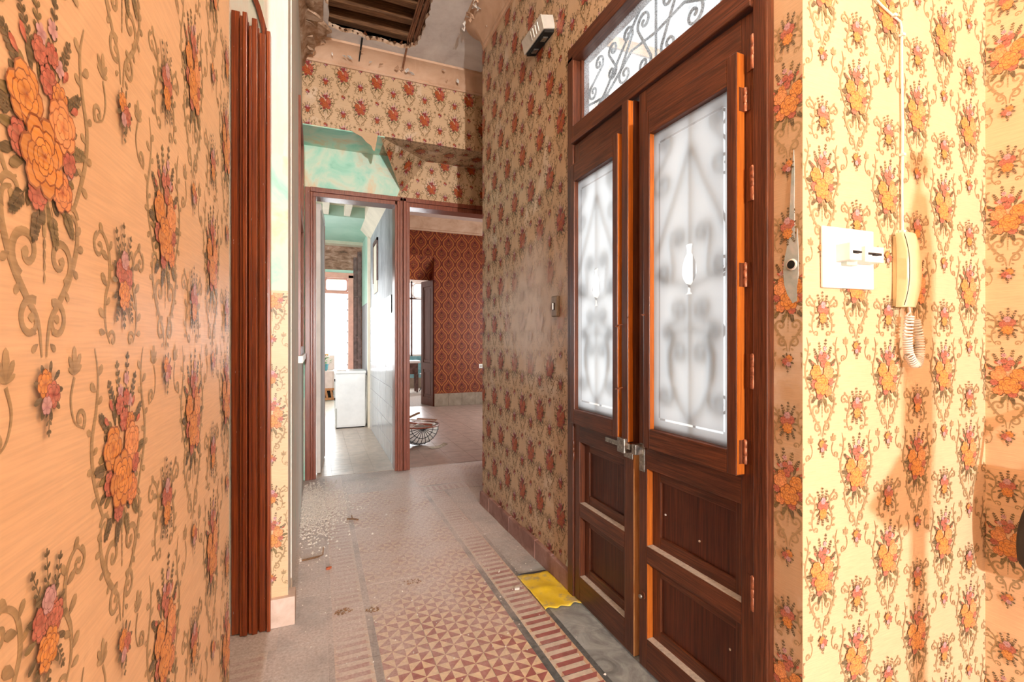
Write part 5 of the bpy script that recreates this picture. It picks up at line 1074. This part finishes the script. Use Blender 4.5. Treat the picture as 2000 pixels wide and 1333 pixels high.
t2 = MB().tube([(0.20, 3.62, 0.006), (0.235, 3.60, 0.008), (0.275, 3.585, 0.004)], 0.006, 6).tube([(0.235, 3.60, 0.008), (0.232, 3.64, 0.02)], 0.004, 5).build('twig', TWIG); tag(t2, 'dark forked twig in the middle distance on the dusty tiles', 'stick')
dirt = MB(); rg = random.Random(31)
for (cx, cy, r_, n) in ((0.115, 2.40, 0.04, 70), (0.245, 2.36, 0.035, 40), (0.47, 2.55, 0.05, 25)):
    for i in range(n):
        a = rg.uniform(0, 6.28); q = r_ * math.sqrt(rg.random()); s = rg.uniform(0.002, 0.006); x, y = cx + q * math.cos(a), cy + q * math.sin(a) * 0.7
        dirt.add([(x - s, y - s * .7, 0.0002), (x + s, y - s * .4, 0.0002), (x + .2 * s, y + s, 0.0002), (x, y, s * 0.9)], [(0, 1, 3), (1, 2, 3), (2, 0, 3)])
dd = dirt.build('dirt_crumbs', TWIG); tag(dd, 'clumps of brown dirt crumbs on the left floor border', 'dirt', kind='stuff')
cr = MB()
for i in range(4200):
    if i < 2900:   # heap of white crumbs at the foot of the plaster wall
        x = -0.11 + abs(rg.gauss(0, 0.15)); y = rg.gauss(4.0, 0.30); s = rg.uniform(0.003, 0.013)
    else:
        x = rg.uniform(-0.12, 1.18); y = 1.5 + 3.2 * math.sqrt(rg.random()); s = rg.uniform(0.0015, 0.0055) * (1.4 if rg.random() > 0.96 else 1)
    if not (-0.115 < x < 1.19 and 1.4 < y < 4.72): continue
    a = rg.uniform(0, 6.28); c, sn = math.cos(a) * s, math.sin(a) * s
    cr.add([(x - c, y - sn, 0.0002), (x + sn, y - c, 0.0002), (x + c, y + sn, 0.0002), (x - sn * .8, y + c * .8, 0.0002), (x + 0.2 * s, y, s * 0.75)], [(0, 1, 4), (1, 2, 4), (2, 3, 4), (3, 0, 4)])
crumbs = cr.build('plaster_crumbs', CHIP); tag(crumbs, 'scattered white plaster crumbs over the corridor floor', 'rubble', kind='stuff')
# ================================================================== UNSEEN LAMPS, ADDED BULBS AND SHADOW CASTER BEHIND THE VIEWPOINT
def stand(name, loc, h, label, cat, sp=0.34):
    e = empty(name, loc); tag(e, label, cat)
    for k in range(3):
        a = k * 2.094 + 0.5; MB().tube([(0, 0, 0.55), (math.cos(a) * sp, math.sin(a) * sp, 0.012)], 0.011, 8).build('leg', IRON, e)
    MB().tube([(0, 0, 0.35), (0, 0, h)], 0.013, 8).build('pole', IRON, e); return e
wlp = stand('work_lamp', (-0.03, -7.4, 0), 1.72, 'floodlight on a tripod stand behind the viewpoint', 'lamp', 0.13)
MB().box(-0.12, 0.12, -0.10, -0.01, 1.62, 1.84).build('lamp_housing', BLACK, wlp, bevel=0.01)
L = bpy.data.lights.new('work_lamp_light', 'AREA'); L.shape = 'RECTANGLE'; L.size = 0.14; L.size_y = 0.12; L.energy = LAMP_POWER; L.color = (1.0, 0.97, 0.95)
lo = bpy.data.objects.new('work_lamp_light', L); COL.objects.link(lo); lo.parent = wlp; lo.location = (0, 0.005, 1.73); lo.rotation_euler = (R(90), 0, 0)
tp_ = stand('tripod', (1.40, -0.75, 0), 1.80, 'unseen tripod with a pouch, shaped for its shadow, behind the viewpoint', 'tripod')
MB().tube([(0, 0, 1.02), (0, 0, 1.10), (0, 0, 1.60), (0.01, 0, 1.76)], [0.055, 0.066, 0.066, 0.03], 12).build('shadow_roll', BLACK, tp_, smooth=True); MB().tube([(0, 0, 0.05), (0, 0, 1.05)], 0.034, 10).build('lower_tube', BLACK, tp_)  # roll, tube and pouch shaped to cast the shadow on the return wall
MB().prism([(-0.20, -0.03, 0.99), (-0.13, -0.03, 0.93), (0.05, -0.03, 0.90), (0.06, -0.03, 1.12), (-0.04, -0.03, 1.14), (-0.12, -0.03, 1.06)], (0, 0.06, 0)).build('pouch', BLACK, tp_, bevel=0.008); MB().box(-0.035, 0.035, -0.05, 0.05, 1.80, 1.86).build('tripod_head', BLACK, tp_, bevel=0.006)
em = bpy.data.materials.new('glowing_bulb'); em.use_nodes = True; b_ = em.node_tree.nodes['Principled BSDF']; b_.inputs['Emission Color'].default_value = (1, 0.80, 0.55, 1); b_.inputs['Emission Strength'].default_value = 12
def bulb(loc, drop, power, col, label):
    e = empty('added_bulb', loc); tag(e, label, 'lamp')
    MB().tube([(0, 0, 0), (0, 0, -drop + 0.19)], 0.003, 6).build('flex', BLACK, e); MB().lathe([(0.012, 0.20), (0.02, 0.18), (0.02, 0.12), (0.014, 0.11)], (0, 0, -drop), n=12).build('lamp_holder', BLACK, e, smooth=True)
    MB().lathe([(0.012, 0.11), (0.018, 0.09), (0.030, 0.06), (0.030, 0.035), (0.018, 0.01), (0.002, 0.003)], (0, 0, -drop), n=16).build('bulb', em, e, smooth=True)
    l = bpy.data.lights.new('bulb_light', 'POINT'); l.energy = power; l.color = col; l.shadow_soft_size = 0.035
    o = bpy.data.objects.new('bulb_light', l); COL.objects.link(o); o.parent = e; o.location = (0, 0, -drop - 0.045)
bulb((0.95, -0.9, CZ), 1.24, BULB_POWER, (1.0, 0.68, 0.38), 'unseen warm bulb added behind the viewpoint to tint the near walls')  # added out of view to warm the orange walls
bulb((0.50, 0.55, CZ), 0.26, HALL_POWER, (1.0, 0.84, 0.66), 'unseen fill bulb added close under the corridor ceiling above the viewpoint')  # added fill light for the corridor, out of view
